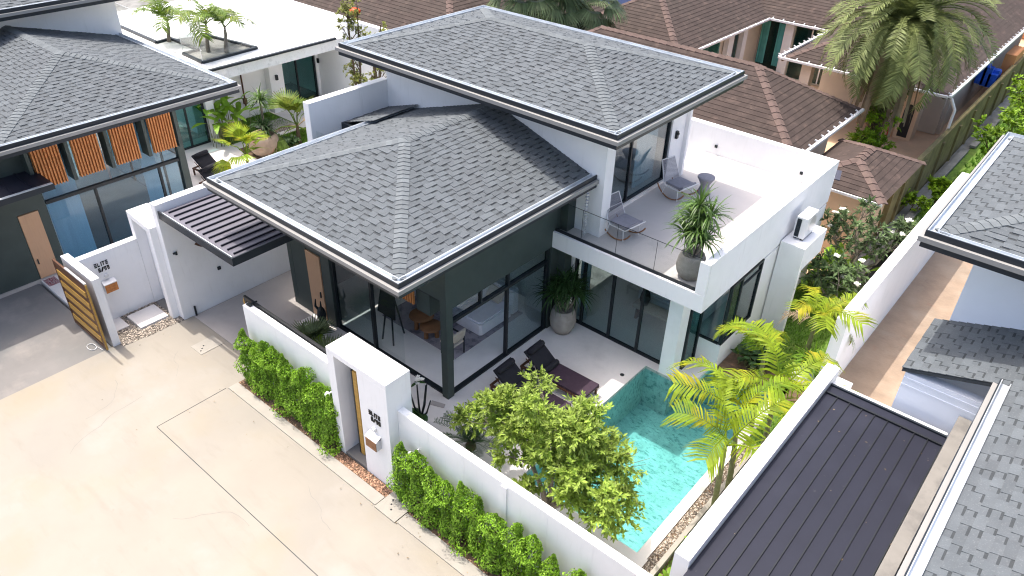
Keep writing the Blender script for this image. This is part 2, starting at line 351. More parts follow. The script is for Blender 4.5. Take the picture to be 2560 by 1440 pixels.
    if trim:
        f = MB(); ring(f, rc, .01, .30, fz + .015, fz + .11, sides); f.build('fascia', 'fascia_white', parent)
        f = MB(); ring(f, rc, .07, .34, fz - .11, fz - .003, sides); f.build('soffit_trim', 'dark_gutter', parent)
        g = MB(); ring(g, rc, .085, .105, fz + .113, fz + .225, sides); g.build('gutter_edge', 'dark_gutter', parent)
        g = MB(); ring(g, rc, .108, .245, fz + .135, fz + .15, sides); ring(g, rc, .248, .262, fz + .115, fz + .215, sides); ring(g, rc, .108, .122, fz + .152, fz + .232, sides)
        g.build('gutter', 'gutter_metal', parent)
        s2 = MB(); s2.box(x0 + (.31 if 'W' in sides else 0), x1 - (.31 if 'E' in sides else 0), y0 + (.31 if 'S' in sides else 0), y1 - (.31 if 'N' in sides else 0), fz - .03, fz + .012)
        s2.build('soffit', soffit, parent)
    return rf
# ------------------------------------------------------------------ ground, street, paving (the setting)
def slab(name, mat, boxes, kind='structure'):
    m = MB()
    for b in boxes: m.box(*b)
    return struct(m.build(name, mat), kind)
slab('ground', 'gray_concrete', [(-220, 220, -220, 220, -2.6, -2.4)])
slab('street', 'street', [(-7.95, 26, -40, -3.56, -.5, 0), (-7.95, -4.2, -3.56, -2.5, -.5, 0), (-40, -7.95, -40, -9.6, -.5, 0)])
slab('driveway', 'driveway', [(-40, -7.955, -9.6, -4.72, -.5, -.004), (-40, -12.7, -4.72, -3.4, -.5, -.004)])
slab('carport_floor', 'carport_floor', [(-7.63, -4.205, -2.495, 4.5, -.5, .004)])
slab('street_joint', 'frame_dark', [(-4.26, 7.5, -5.462, -5.446, -.01, .003), (-4.262, -4.248, -5.44, -3.6, -.01, .003)])
ck = MB(); rnd = random.Random(31)
for x, y, a, L in ((-6.6, -5.3, .3, 1.6), (-4.9, -7.2, 2.4, 2.2), (-1.5, -6.6, .9, 1.8), (1.2, -4.6, 2.9, 1.4), (2.6, -7.0, .5, 2.4), (-5.6, -4.2, 1.9, 1.1)):
    pts = [(x, y, .002)]
    for i in range(9): a += rnd.uniform(-.5, .5); pts.append((pts[-1][0] + math.cos(a) * L / 9, pts[-1][1] + math.sin(a) * L / 9, .002))
    ck.strip(pts, [.004 + .004 * rnd.random() for _ in pts])
struct(ck.build('street_crack', 'driveway'))
slab('kerb', 'kerb', [(-4.2, 1.40, -3.56, -3.28, -.4, .03), (2.08, 24, -3.56, -3.25, -.4, .03)])
slab('drain_cover', 'kerb', [(1.42, 2.06, -3.60, -3.03, -.3, .035), (-6.42, -5.9, -3.3, -2.62, -.3, .012)])
dh = MB()
for cx, cy in ((1.60, -3.22), (1.66, -3.32), (1.76, -3.42), (-6.2, -3.05), (-6.12, -3.14), (-6.05, -3.22)): dh.lathe([(.0, .04), (.022, .04), (.022, .036)], (cx, cy, 0 if cx > 0 else -.023), 8)
struct(dh.build('drain_hole', 'frame_dark'))
slab('flower_bed', 'soil', [(-4.2, -.49, -3.28, -2.748, -.4, .012), (2.08, 7.8, -3.25, -2.748, -.4, .012), (-.49, 1.42, -3.28, -3.01, -.4, -.01)])
# pool basin cut out of the patio: polygon ring of slabs
PX0, PX1, PY0, PY1 = 3.22, 6.3, -.80, 4.42
slab('patio', 'patio', [(-.45, PX0, -2.57, 4.74, -.5, 0), (PX0, 6.56, -2.57, PY0, -.5, 0), (PX1, 6.53, PY0, 5.60, -.5, 0), (PX0, 4.02, PY1, 5.6, -.5, 0), (-5.2, -.45, -.75, -.02, -.5, .008)])
pt = MB()
def tiles(mb, O, U, V, lu, lv, s=.2):
    rnd = random.Random(5); O, U, V = Vector(O), Vector(U), Vector(V)
    nu, nv = max(1, round(lu / s)), max(1, round(lv / s))
    for i in range(nu):
        for j in range(nv):
            a, b = i * lu / nu, j * lv / nv; mb.quad(O + U * a + V * b, O + U * (a + lu / nu) + V * b, O + U * (a + lu / nu) + V * (b + lv / nv), O + U * a + V * (b + lv / nv), rnd.uniform(.92, 1.07))
D = -1.35
tiles(pt, (PX0, PY0, D), (1, 0, 0), (0, 1, 0), PX1 - PX0, PY1 - PY0); tiles(pt, (4.02, PY1, D), (1, 0, 0), (0, 1, 0), PX1 - 4.02, 1.18)
tiles(pt, (PX0 + .006, PY0, D), (0, 1, 0), (0, 0, 1), PY1 - PY0, -D - .01); tiles(pt, (PX1 - .006, PY0, D), (0, 1, 0), (0, 0, 1), 5.6 - PY0, -D - .01)
tiles(pt, (PX0, PY0 + .006, D), (1, 0, 0), (0, 0, 1), PX1 - PX0, -D - .01); tiles(pt, (PX0, PY1 - .006, D), (1, 0, 0), (0, 0, 1), .8, -D - .01)
tiles(pt, (4.026, PY1, D), (0, 1, 0), (0, 0, 1), 1.18, -D - .01); tiles(pt, (4.02, 5.594, D), (1, 0, 0), (0, 0, 1), PX1 - 4.02, -D - .01)
struct(pt.build('pool_basin', 'pool_tile'))
wt = MB(); wt.add([(PX0, PY0, -.09), (PX1, PY0, -.09), (PX1, 5.6, -.09), (4.02, 5.6, -.09), (4.02, PY1, -.09), (PX0, PY1, -.09)], [(0, 1, 2, 3, 4, 5)])
struct(wt.build('water', 'water'))
slab('kerb_strip', 'kerb', [(6.772, 6.872, -2.5, 3.6, -.4, .10)])
slab('planter_bed', 'soil', [(6.54, 6.77, -2.5, 3.6, -.4, -.03)])
slab('garden_soil', 'soil', [(6.875, 7.855, -2.57, 3.6, -.4, -.05), (6.3, 7.05, 5.61, 6.5, -.4, -.02), (4.68, 6.53, 5.62, 6.6, -.4, -.02)])
slab('garden_lawn_base', 'grass_ground', [(4.6, 7.04, 6.605, 12.2, -.4, -.02), (6.54, 7.85, 3.61, 5.6, -.4, -.03)])
slab('dirt_path', 'dirt', [(7.32, 11.5, 2.9, 17.55, -.5, 0)])
def pebbles(name, regs, n, size, mat, flat=.6, seed=2):
    rnd = random.Random(seed); m = MB()
    tot = sum((b - a) * (d - c) for a, b, c, d, z in regs)
    for a, b, c, d, z in regs:
        for _ in range(int(n * (b - a) * (d - c) / tot)):
            x, y = rnd.uniform(a, b), rnd.uniform(c, d); r = size * rnd.uniform(.6, 1.3); q = rnd.random() * 6.28; k = []
            for i in range(5): k.append((x + r * math.cos(q + i * 1.257) * rnd.uniform(.8, 1.2), y + r * math.sin(q + i * 1.257) * rnd.uniform(.8, 1.2), z))
            top = (x, y, z + r * flat * 1.3); k2 = [(x + (p[0] - x) * .75, y + (p[1] - y) * .75, z + r * flat) for p in k]
            t = rnd.choice((.5, .8, 1, 1.3, 1.9, 2.4)); m.add(k + k2 + [top], [(i, (i + 1) % 5, 5 + (i + 1) % 5, 5 + i) for i in range(5)] + [(5 + i, 5 + (i + 1) % 5, 10) for i in range(5)], t)
    return struct(m.build(name, mat), 'stuff')
pebbles('pebble_strip', [(6.55, 6.76, -2.4, 3.55, -.03)], 1900, .022, 'pebble')
pebbles('entrance_gravel', [(-9.1, -7.75, -4.5, -3.86, 0), (-9.1, -8.96, -3.86, -2.88, 0), (-8.95, -7.98, -2.98, -2.89, 0), (-8.1, -7.70, -3.9, -2.95, 0), (-7.95, -7.66, -2.95, -2.75, 0)], 2600, .024, 'pebble', seed=4)
pebbles('rubble_strip', [(-.47, 1.42, -3.27, -3.03, -.01)], 800, .022, 'rubble', seed=5)
pebbles('bed_debris', [(-4.2, -.5, -3.28, -3.05, .012), (2.1, 7, -3.25, -3.02, .012)], 420, .022, 'rubble', seed=6)
pebbles('dirt_stones', [(7.9, 10.2, 2.9, 6.5, 0)], 160, .04, 'rubble', seed=9)
slab('stepping_slab', 'patio', [(-8.94, -8.13, -3.80, -2.99, -.1, .05), (-9.1, -8.5, -4.45, -3.95, -.1, .03)])
slab('entrance_ground', 'driveway', [(-9.12, -7.955, -4.5, -2.3, -.4, -.008)])
# ------------------------------------------------------------------ main villa
V = thing('villa', 'white two storey villa with grey hip roofs and glass living room beside the pool', 'house', (-2, 5, 0))
LR = (-5.87, 1.10, -2.25, 4.52)
roof(V, LR, 4.65, .316, 'N', name='lower_roof', seed=11)
# lower roof runs further left towards the side wall
ex = MB(); c_ = 1 / math.sqrt(1 + .316 ** 2); course(ex, (-6.74, 4.5, 4.58), (0, -1, 0), (c_, 0, .316 * c_), [(0, 0), (1.72, 0), (1.72, 1.42), (0, 1.42)], seed=77)
ex.box(-6.74, -5.62, 2.80, 4.5, 4.40, 4.50); ex.build('roof_extension', 'shingle', V)
gx = MB(); gx.box(-6.74, -5.6, 2.70, 2.79, 4.38, 4.60); gx.build('roof_edge', 'dark_gutter', V)
UR = (-7.63, 2.20, 3.40, 9.78)
roof(V, UR, 6.33, .268, '', name='upper_roof', seed=31)
# upper storey
w = MB()
w.box(-6.75, -.05, 4.53, 4.75, 0, 6.31); w.box(-.049, 1.24, 4.53, 4.75, 2.73, 6.31)                     # wall above the lower roof
w.box(-6.75, -6.53, 4.752, 9.4, 0, 6.31); w.box(-6.52, .78, 9.2, 9.4, 0, 6.31)
w.box(.60, .80, 8.55, 9.40, 3.15, 6.31); w.box(.80, .92, 9.30, 9.42, 3.15, 6.31)
w.box(1.02, 1.24, 4.752, 4.92, 3.15, 6.31); w.box(.62, 1.02, 4.90, 5.05, 3.15, 6.31)
w.box(.60, .80, 5.06, 8.54, 5.95, 6.31)
w.build('upper_wall', 'white_paint', V)
w = MB(); w.box(-7.0, -6.752, 1.66, 4.6, 2.9, 5.43); w.build('side_wall', 'white_paint', V)
w = MB(); w.box(-6.75, -5.9, 1.80, 1.815, 3.72, 4.6); w.build('balustrade', 'clear_glass', V)
w = MB(); w.box(-6.98, -.35, 1.6, 4.5, 2.85, 3.0); w.build('balcony_floor', 'white_paint', V)
# upper sliding door
def door_frame(mb, axis, c, a0, a1, z0, z1, mull, t=.06, d=.10):
    def bx(u0, u1, k0, k1, dd=d):
        if axis == 'x': mb.box(c - dd / 2, c + dd / 2, u0, u1, k0, k1)
        else: mb.box(u0, u1, c - dd / 2, c + dd / 2, k0, k1)
    bx(a0, a0 + t, z0, z1); bx(a1 - t, a1, z0, z1); bx(a0 + t, a1 - t, z1 - t, z1); bx(a0 + t, a1 - t, z0, z0 + t * .8)
    for m in mull: bx(m - t * .5, m + t * .5, z0 + t * .8, z1 - t, d * .8)
def panes(parent, axis, c, edges, z0, z1, mat='glass'):
    for a, b in zip(edges[:-1], edges[1:]):
        g = MB()
        if axis == 'x': g.box(c - .006, c + .006, a + .035, b - .035, z0 + .05, z1 - .06)
        else: g.box(a + .035, b - .035, c - .006, c + .006, z0 + .05, z1 - .06)
        g.build('pane', mat, parent)
f = MB(); door_frame(f, 'x', .70, 5.06, 8.54, 3.25, 5.94, [6.55]); fr = f.build('sliding_door', 'frame_dark', V); panes(fr, 'x', .70, [5.06, 6.55, 8.54], 3.25, 5.94)
w = MB(); w.box(.42, .80, 5.06, 8.54, 3.13, 3.25); w.build('door_step', 'patio', V)
def curtain(mb, axis, c, a0, a1, z0, z1, n=14, amp=.05, seed=1):
    rnd = random.Random(seed); vs = []; 
    for i in range(n + 1):
        u = a0 + (a1 - a0) * i / n; o = amp * (1 if i % 2 else -1) * rnd.uniform(.6, 1)
        for z in (z0, z1): vs.append((c + o, u, z) if axis == 'x' else (u, c + o, z))
    mb.add(vs, [(2 * i, 2 * i + 2, 2 * i + 3, 2 * i + 1) for i in range(n)], 1, True)
cu = MB(); curtain(cu, 'x', .40, 7.4, 8.5, 3.2, 5.9); cu.build('curtain', 'curtain', V)
w = MB(); w.box(-6.5, .55, 4.76, 9.18, 3.0, 3.2); w.build('upper_floor', 'patio', V)
w = MB(); w.box(-3.2, -3.0, 4.76, 9.18, 3.2, 6.2); w.build('inner_wall', 'interior_wall', V)
# terrace
w = MB(); w.box(.58, 4.46, 3.98, 11.42, 2.73, 3.15); w.box(-.05, .58, 3.98, 4.52, 2.75, 3.15); w.build('terrace_floor', 'terrace_paving', V)
w = MB(); w.box(-.05, 4.67, 3.90, 3.975, 2.72, 3.19); w.box(4.47, 4.67, 3.98, 11.66, 2.72, 4.05); w.box(.56, 4.465, 11.43, 11.66, 2.72, 4.05); w.box(4.41, 4.665, 3.905, 3.974, 3.2, 4.05)
w.box(-7.6, .56, 11.43, 11.66, 0, 4.05); w.build('terrace_parapet', 'white_paint', V)
w = MB(); w.box(.02, 4.40, 3.985, 4.10, 3.152, 3.20); w.box(.02, 4.40, 3.99, 4.02, 3.2, 3.26); w.build('balustrade_rail', 'frame_dark', V)
w = MB()
for a, b in ((.05, 1.02), (1.03, 2.08), (2.09, 3.2), (3.21, 4.39)): w.box(a, b, 4.03, 4.042, 3.2, 4.06)
gb = w.build('glass_balustrade', 'clear_glass', V)
w = MB(); w.box(.05, 4.39, 4.03, 4.042, 4.062, 4.072)
for x in (1.025, 2.085, 3.205): w.box(x - .004, x + .004, 4.031, 4.041, 3.2, 4.061)
w.build('edge_trim', 'frame_dark', gb)
w = MB(); w.box(-.03, 4.60, 4.0, 11.4, 2.66, 2.72); w.build('terrace_soffit', 'white_paint', V)
# ground floor under the terrace
w = MB(); w.box(3.60, 3.98, 4.43, 4.87, -.3, 2.655); w.build('column', 'white_paint', V)
w = MB(); w.box(4.02, 4.67, 5.60, 5.72, -.3, .74); w.box(4.55, 4.668, 5.722, 11.62, -.3, .74); w.box(4.55, 4.668, 7.38, 11.62, .742, 2.655); w.build('ground_wall', 'white_paint', V)
w = MB(); w.box(.10, .46, 4.60, 4.80, 0, 2.655); w.build('ground_wall', 'white_paint', V)
w = MB(); w.box(-6.5, 4.54, 11.2, 11.42, 0, 2.655); w.build('ground_wall', 'white_paint', V)
w = MB(); w.box(4.70, 5.37, 8.22, 8.40, 0, 2.85); w.box(4.70, 5.37, 8.401, 9.75, 2.12, 2.85); w.build('service_block', 'white_paint', V)
f = MB(); door_frame(f, 'x', 4.63, 5.62, 7.37, .75, 2.65, [], .06, .09); f.box(4.60, 4.66, 6.20, 6.27, .80, 2.58); f.box(4.60, 4.66, 6.27, 7.30, 2.3, 2.35)
f.box(4.02, 4.58, 5.60, 5.66, .742, .80); f.box(4.02, 4.58, 5.60, 5.66, 2.60, 2.655)
fr = f.build('corner_window', 'frame_dark', V); panes(fr, 'x', 4.63, [5.62, 6.2, 7.35], .75, 2.64); panes(fr, 'y', 5.63, [4.0, 4.60], .75, 2.64)
f = MB(); door_frame(f, 'y', 4.74, .47, 3.58, .0, 2.655, [.80, 1.75, 2.68], .07, .1); fr = f.build('bedroom_door', 'frame_dark', V); panes(fr, 'y', 4.74, [.5, .8, 1.75, 2.68, 3.55], 0, 2.655)
f = MB(); door_frame(f, 'x', 4.0, 4.89, 5.6, .0, 2.655, [], .06, .08); fr = f.build('side_window', 'frame_dark', V); panes(fr, 'x', 4.0, [4.9, 5.6], 0, 2.655, 'teal_glass')
w = MB(); w.box(.0, 4.54, 4.80, 11.2, -.2, .012); w.build('bedroom_floor', 'interior_wall', V)
w = MB(); curtain(w, 'y', 5.0, .5, .85, 0, 2.6, 6); w.build('bedroom_curtain', 'curtain', V)
# lower storey: dark green frame, glass, slats
w = MB()
w.box(.03, .23, -.12, .10, 0, 4.62)                                  # corner post
w.box(.02, .22, .101, 3.9, 2.72, 4.62); w.box(.02, .22, 3.90, 4.52, 0, 4.62); w.box(.221, .45, 4.2, 4.52, 0, 4.1)
w.box(-5.9, .02, -.10, .10, 2.95, 4.62); w.box(-5.9, -5.22, -.10, .10, 0, 2.945); w.box(-4.58, -4.20, -.10, .10, 0, 2.945)
w.box(-6.1, -5.91, -.1, 4.5, 0, 4.62); w.box(-1.02, -.55, .105, .50, 2.10, 2.94); w.box(-5.215, -4.585, -.09, .09, 2.2, 2.945)
w.build('living_room_wall', 'dark_green_paint', V)
w = MB(); w.box(.225, .235, .55, 1.9, 4.05, 4.35); w.build('slit_window', 'frame_dark', V)
f = MB(); f.box(-4.195, .02, -.07, .07, 0, .05); f.box(-4.19, -4.12, -.05, .05, .05, 2.94); f.box(-2.66, -2.58, -.05, .05, .05, 2.94); f.box(-4.12, .02, -.06, .06, 2.88, 2.945)
fr = f.build('front_sliding_door', 'frame_dark', V); panes(fr, 'y', 0, [-4.15, -2.62], .02, 2.94); panes(fr, 'y', .06, [-2.72, -1.5], .02, 2.94, 'clear_glass')
f = MB(); f.box(.05, .19, .10, 3.89, 0, .05); f.box(.06, .18, .10, 3.89, 2.22, 2.30); f.box(.07, .17, 2.16, 2.23, .05, 2.22); f.box(.07, .17, 3.80, 3.89, .05, 2.715)
f.box(.07, .17, 1.15, 1.21, 2.3, 2.715); f.box(.07, .17, 2.18, 2.24, 2.3, 2.715); f.box(.065, .175, .10, 3.80, 2.67, 2.715)
fr = f.build('pool_sliding_door', 'frame_dark', V); panes(fr, 'x', .12, [2.2, 3.83], .02, 2.24); panes(fr, 'x', .12, [.1, 1.18, 2.21, 3.83], 2.26, 2.72)
d = MB(); d.box(-5.20, -4.60, -.125, -.075, .05, 2.18); d.box(-5.20, -4.60, -.128, -.126, .80, .815); d.box(-5.20, -4.60, -.128, -.126, 2.0, 2.01)
dd = d.build('front_door', 'wood_door', V); h = MB(); h.box(-4.72, -4.69, -.16, -.126, .82, 1.0); h.build('handle', 'frame_dark', dd)
sl = MB()
for i in range(9): sl.box(-1.72 + i * .085, -1.68 + i * .085, -.02, .04, 2.30, 2.93)
for k in range(3):
    for i in range(9): sl.box(-4.1 + k * 1.1 + i * .085, -4.06 + k * 1.1 + i * .085, -.26, -.20, 3.0, 4.1)
sl.build('slat_screen', 'wood_slat', V)
w = MB(); w.box(-5.9, .02, .1, 4.52, -.2, .006); w.build('living_room_floor', 'interior_wall', V)
w = MB(); w.box(-5.9, .01, 4.40, 4.528, 0, 4.6); w.build('back_wall', 'interior_wall', V)
t = MB(); t.box(-7.62, -7.6, -2.6, 4.5, 0, .01); 
# steel canopy over the carport
CN = thing('canopy', 'purple grey ribbed metal canopy over the carport, beside the white wall with the leaf ornament', 'canopy', (-6, -1.5, 0))
m = MB(); m.box(-7.60, -4.30, -2.62, -.2, 3.40, 3.44); m.build('metal_sheet', 'metal_roof_light', CN)
m = MB(); m.box(-7.62, -4.22, -2.74, -2.70, 3.28, 3.50); m.box(-4.26, -4.22, -2.699, -.2, 3.28, 3.50); m.box(-7.6, -4.3, -2.6, -.2, 3.30, 3.36); m.build('edge_beam', 'dark_gutter', CN)
m = MB(); m.box(-7.55, -4.35, -2.695, -2.645, 3.40, 3.46); m.build('canopy_gutter', 'gutter_metal', CN)
m = MB()
for i in range(12): x = -7.42 + i * .27; m.box(x - .014, x + .014, -2.55, -.2, 3.441, 3.482)
m.build('rib', 'metal_roof', CN)
slab('planter_soil', 'soil', [(-4.19, -.47, -2.50, -.76, -.4, .0)])
def solo(mb, name, mat, label, cat, base, group=None): return tag(mb.build(name, mat, None, base), label, cat, group)
# ------------------------------------------------------------------ front walls, portal
w = MB(); w.box(1.40, 7.86, -2.744, -2.577, -.3, 2.19)
for x in (2.30, 3.25, 5.35, 6.35): w.box(x, x + .008, -2.747, -2.70, 0, 2.185)
w.box(4.27, 4.40, -2.775, -2.745, 0, 2.15)
FW = solo(w, 'front_wall', 'white_paint', 'long white rendered street wall with panel seams running right of the house portal', 'wall', (4.6, -2.66, 0))
w = MB(); w.box(1.402, 7.855, -2.742, -2.579, 2.191, 2.203); w.build('cap', 'white_cap', FW)
w = MB(); w.box(-4.17, -.485, -2.744, -2.577, -.3, 2.19)
solo(w, 'front_wall', 'white_paint', 'short white street wall between the carport entrance and the house portal', 'wall', (-2.3, -2.66, 0))
P = thing('portal', 'thick white gate portal with lettering, mailbox and a narrow door opening in the street wall', 'gate portal', (.45, -2.7, 0))
w = MB(); w.box(-.48, -.25, -3.0, -2.34, -.2, 2.90); w.box(.50, 1.397, -3.0, -2.34, -.2, 2.90); w.box(-.48, 1.397, -3.0, -2.34, 2.902, 3.03); w.box(-.249, .499, -2.46, -2.345, -.2, 2.90)
w.build('wall', 'white_paint', P)
w = MB(); w.box(-.478, 1.395, -2.998, -2.342, 3.031, 3.042); w.build('cap', 'white_cap', P)
w = MB(); w.box(-.249, .499, -2.995, -2.462, -.2, .05); w.build('threshold', 'driveway', P)
d = MB(); d.box(-.20, -.05, -2.58, -2.53, .08, 2.45); d.box(.02, .06, -2.80, -2.50, .08, 2.55); dd = d.build('door', 'frame_dark', P)
d = MB(); d.box(.07, .19, -2.80, -2.75, .08, 2.55); d.build('door_slat', 'slat_gate', dd)
def letters(parent, rows, origin, U, h, mat='letter_black'):
    """block lettering: each glyph a list of strokes in a 0..1 box"""
    G = {'E': [(0, 0, .9, .2), (0, .4, .9, .6), (0, .8, .9, 1)], 'L': [(0, 0, .22, 1), (.22, 0, .8, .2)], 'I': [(.1, 0, .34, 1)], 'T': [(0, .8, .9, 1), (.33, 0, .57, .8)],
         '8': [(0, 0, .7, .18), (0, .42, .7, .58), (0, .82, .7, 1), (0, .18, .18, .42), (.52, .18, .7, .42), (0, .58, .18, .82), (.52, .58, .7, .82)],
         '9': [(.1, 0, .6, .18), (0, .42, .7, .58), (0, .82, .7, 1), (.52, .18, .7, .42), (0, .58, .18, .82), (.52, .58, .7, .82)], '/': None}
    U = Vector(U); O = Vector(origin); Z = Vector((0, 0, 1)); n = U.cross(Z)
    m = MB()
    for text, z, x, hh, ww in rows:
        for ch in text:
            st = G[ch]
            if st is None:
                a = O + U * x + Z * z; b = O + U * (x + ww * .7) + Z * (z + hh); m.beam(a + n * .012, b + n * .012, .035, .02, n)
            else:
                for (a, b, c, e) in st:
                    p = [O + U * (x + a * ww) + Z * (z + b * hh), O + U * (x + c * ww) + Z * (z + b * hh), O + U * (x + c * ww) + Z * (z + e * hh), O + U * (x + a * ww) + Z * (z + e * hh)]
                    m.add(p + [q + n * .02 for q in p], [(3, 2, 1, 0), (4, 5, 6, 7), (0, 1, 5, 4), (1, 2, 6, 5), (2, 3, 7, 6), (3, 0, 4, 7)])
            x += ww * (.62 if ch == 'I' else 1.22 if ch in 'ELT' else 1.0)
    return m.build('lettering', mat, parent)
letters(P, [('ELITE', 1.93, .79, .115, .068), ('8/98', 1.77, .85, .115, .078)], (0, -3.0, 0), (1, 0, 0), .1)
def mailbox(name, lab, c, U, lid_mat, face_mat):
    """box on a wall; c = wall contact centre, U = along wall"""
    U = Vector(U); n = U.cross(Vector((0, 0, 1))); c = Vector(c); t = thing(name, lab, 'mailbox', c)
    def ob(mb, u0, u1, d0, d1, z0, z1):
        p = [c + U * u + n * d + Vector((0, 0, z)) for z in (z0, z1) for u, d in ((u0, d0), (u1, d0), (u1, d1), (u0, d1))]
        mb.add(p, [(0, 1, 2, 3), (7, 6, 5, 4), (0, 4, 5, 1), (1, 5, 6, 2), (2, 6, 7, 3), (3, 7, 4, 0)])
    m = MB(); ob(m, -.17, .17, .002, .14, -.16, .10); m.build('body', 'aluminium', t)
    m = MB(); p = [c + U * u + n * d + Vector((0, 0, z)) for u in (-.18, .18) for d, z in ((.002, .19), (.15, .11), (.15, .09), (.002, .165))]
    m.add(p, [(0, 1, 2, 3), (7, 6, 5, 4), (0, 4, 5, 1), (1, 5, 6, 2), (2, 6, 7, 3), (3, 7, 4, 0)]); m.build('lid', lid_mat, t)
    for k in range(3):
        m = MB(); ob(m, -.165, .165, .141, .155, -.155 + k * .082, -.08 + k * .082); m.build('slat', face_mat, t)
    m = MB(); ob(m, -.05, .05, .002, .05, .27, .36); ob(m, -.03, .03, .051, .06, .29, .33)
    tag(m.build('doorbell', 'white_metal', None, c), 'small white doorbell above the ' + ('teak' if face_mat == 'teak' else 'brown') + ' fronted mailbox', 'doorbell'); return t
mailbox('mailbox', 'metal mailbox with brown slatted front on the portal beside the narrow gate door', (.93, -3.0, 1.25), (1, 0, 0), 'aluminium', 'teak')
mailbox('mailbox', 'metal mailbox with orange wood front on the recessed wall of the left house', (-9.11, -3.93, 1.12), (0, 1, 0), 'aluminium', 'wood_slat')
bpy.data.objects['doorbell.001']['label'] = 'small white doorbell above the orange fronted mailbox of the left house'
bpy.data.objects['doorbell']['label'] = 'small white doorbell on the portal above the brown fronted mailbox'
# sliding gate parked behind the short street wall
G = thing('sliding_gate', 'dark framed sliding gate parked behind the short white street wall', 'gate', (-2.4, -2.5, 0))
m = MB(); m.box(-4.42, -.52, -2.54, -2.50, .05, .15); m.box(-4.42, -.52, -2.55, -2.49, 2.14, 2.25); m.box(-4.42, -4.34, -2.54, -2.50, .15, 2.14); m.box(-.60, -.52, -2.54, -2.5, .15, 2.14); m.build('frame', 'black_metal', G)
for k in range(5): m = MB(); m.box(-4.33, -.61, -2.53, -2.51, .25 + k * .38, .52 + k * .38); m.build('slat', 'slat_gate', G)
m = MB(); m.box(-4.46, -4.421, -2.55, -2.49, 1.95, 2.15); m.build('end_block', 'slat_gate', G)
m = MB(); m.box(-4.12, -3.95, -2.68, -2.60, 2.192, 2.225); m.box(-4.0, -3.97, -2.62, -2.45, 2.226, 2.26); m.build('latch', 'frame_dark', G)
# carport boundary wall and the wall mounted things on it
w = MB(); w.box(-7.90, -7.65, -2.77, 4.6, -.3, 3.66); solo(w, 'boundary_wall', 'white_paint', 'tall white boundary wall closing the carport, with leaf ornament and small lamps', 'wall', (-7.78, 1, 0))
m = MB(); k = []
for i in range(9): k.append((-7.62, -1.98 + .62 * i / 8, 2.16 - .19 * math.sin(math.pi * i / 8)))
for i in range(1, 8): k.append((-7.62, -1.36 - .62 * i / 8, 2.16 + .17 * math.sin(math.pi * i / 8)))
n = len(k); m.add(k + [(-7.648, b, c) for a, b, c in k], [tuple(range(n)), tuple(range(n, 2 * n))[::-1]] + [(i, n + i, n + (i + 1) % n, (i + 1) % n) for i in range(n)])
solo(m, 'leaf_ornament', 'dark_wood', 'dark leaf shaped ornament on the white carport wall under the canopy', 'ornament', (-7.64, -1.67, 2.16))
m = MB(); m.box(-7.648, -7.60, -2.62, -2.54, 2.13, 2.17); m.box(-7.60, -7.52, -2.60, -2.56, 2.14, 2.17); m.box(-7.648, -7.61, -2.53, -2.51, 2.08, 2.18); solo(m, 'wall_tap', 'frame_dark', 'small black bracket on the carport wall left of the leaf ornament', 'bracket', (-7.64, -2.57, 2.13))
m = MB(); m.box(-7.648, -7.60, -1.49, -1.40, 1.10, 1.19); solo(m, 'wall_lamp', 'frame_dark', 'small black square wall lamp on the carport wall below the canopy', 'wall lamp', (-7.64, -1.44, 1.1), 'small black square wall lamps')
m = MB(); m.tube([(-7.60, -2.42, .0), (-7.60, -2.42, .32)], .03, 8); solo(m, 'bollard', 'frame_dark', 'short black post at the foot of the carport wall', 'post', (-7.6, -2.42, 0))
for i, (x, lab) in enumerate(((.94, 'small black square lamp on the terrace back wall nearer the upper house'), (3.77, 'small black square lamp on the terrace back wall near the far corner'))):
    m = MB(); m.box(x - .04, x + .04, 11.38, 11.428, 3.40, 3.48); solo(m, 'wall_lamp', 'frame_dark', lab, 'wall lamp', (x, 11.42, 3.4), 'small black square wall lamps')
m = MB(); m.box(.802, .87, 8.76, 8.86, 4.48, 4.70); m.box(.87, .90, 8.78, 8.84, 4.6, 4.66); solo(m, 'wall_sconce', 'frame_dark', 'black up and down wall sconce beside the upper floor glass door', 'wall lamp', (.8, 8.8, 4.5))
m = MB(); m.lathe([(0, .0), (.04, .0), (.04, .03), (0, .03)], (0, 0, 0), 10); m2 = MB(); m2.lathe([(.0, .006), (.06, .006), (.06, .0)], (2.96, 3.66, 0), 12); struct(m2.build('floor_drain', 'frame_dark'))
# left neighbour entrance: gate wall, recessed wall with lettering, portal block
w = MB(); w.box(-9.70, -7.93, -4.685, -4.485, -.2, 2.145); solo(w, 'gate_wall', 'white_paint', 'white slab wall standing in front of the striped wooden gate of the left house', 'wall', (-8.8, -4.58, 0))
w = MB(); w.box(-9.32, -9.11, -4.48, -2.88, -.2, 2.145); e = solo(w, 'entrance_wall', 'white_paint', 'recessed white wall of the left house with black lettering above the mailbox', 'wall', (-9.2, -3.7, 0))
letters(e, [('ELITE', 1.76, -4.15, .12, .07), ('8/99', 1.59, -4.08, .12, .08)], (-9.11, 0, 0), (0, 1, 0), .1)
P2 = thing('portal', 'white block portal of the left house beside the carport boundary wall', 'gate portal', (-8.6, -2.6, 0))
w = MB(); w.box(-9.30, -9.10, -2.875, -2.26, -.2, 2.80); w.box(-8.12, -7.91, -2.95, -2.3, -.2, 2.80); w.prism([(-9.30, -2.875), (-8.12, -2.95), (-7.905, -2.95), (-7.905, -2.26), (-9.30, -2.26)], 2.80, 2.95); w.box(-9.09, -8.35, -2.6, -2.45, -.2, 2.795)
w.build('wall', 'white_paint', P2); d = MB(); d.box(-8.34, -8.125, -2.6, -2.5, 0, 2.6); d.build('door', 'frame_dark', P2)
G = thing('striped_gate', 'wooden board gate in a dark frame in front of the left white slab wall', 'gate', (-8.5, -4.85, 0))
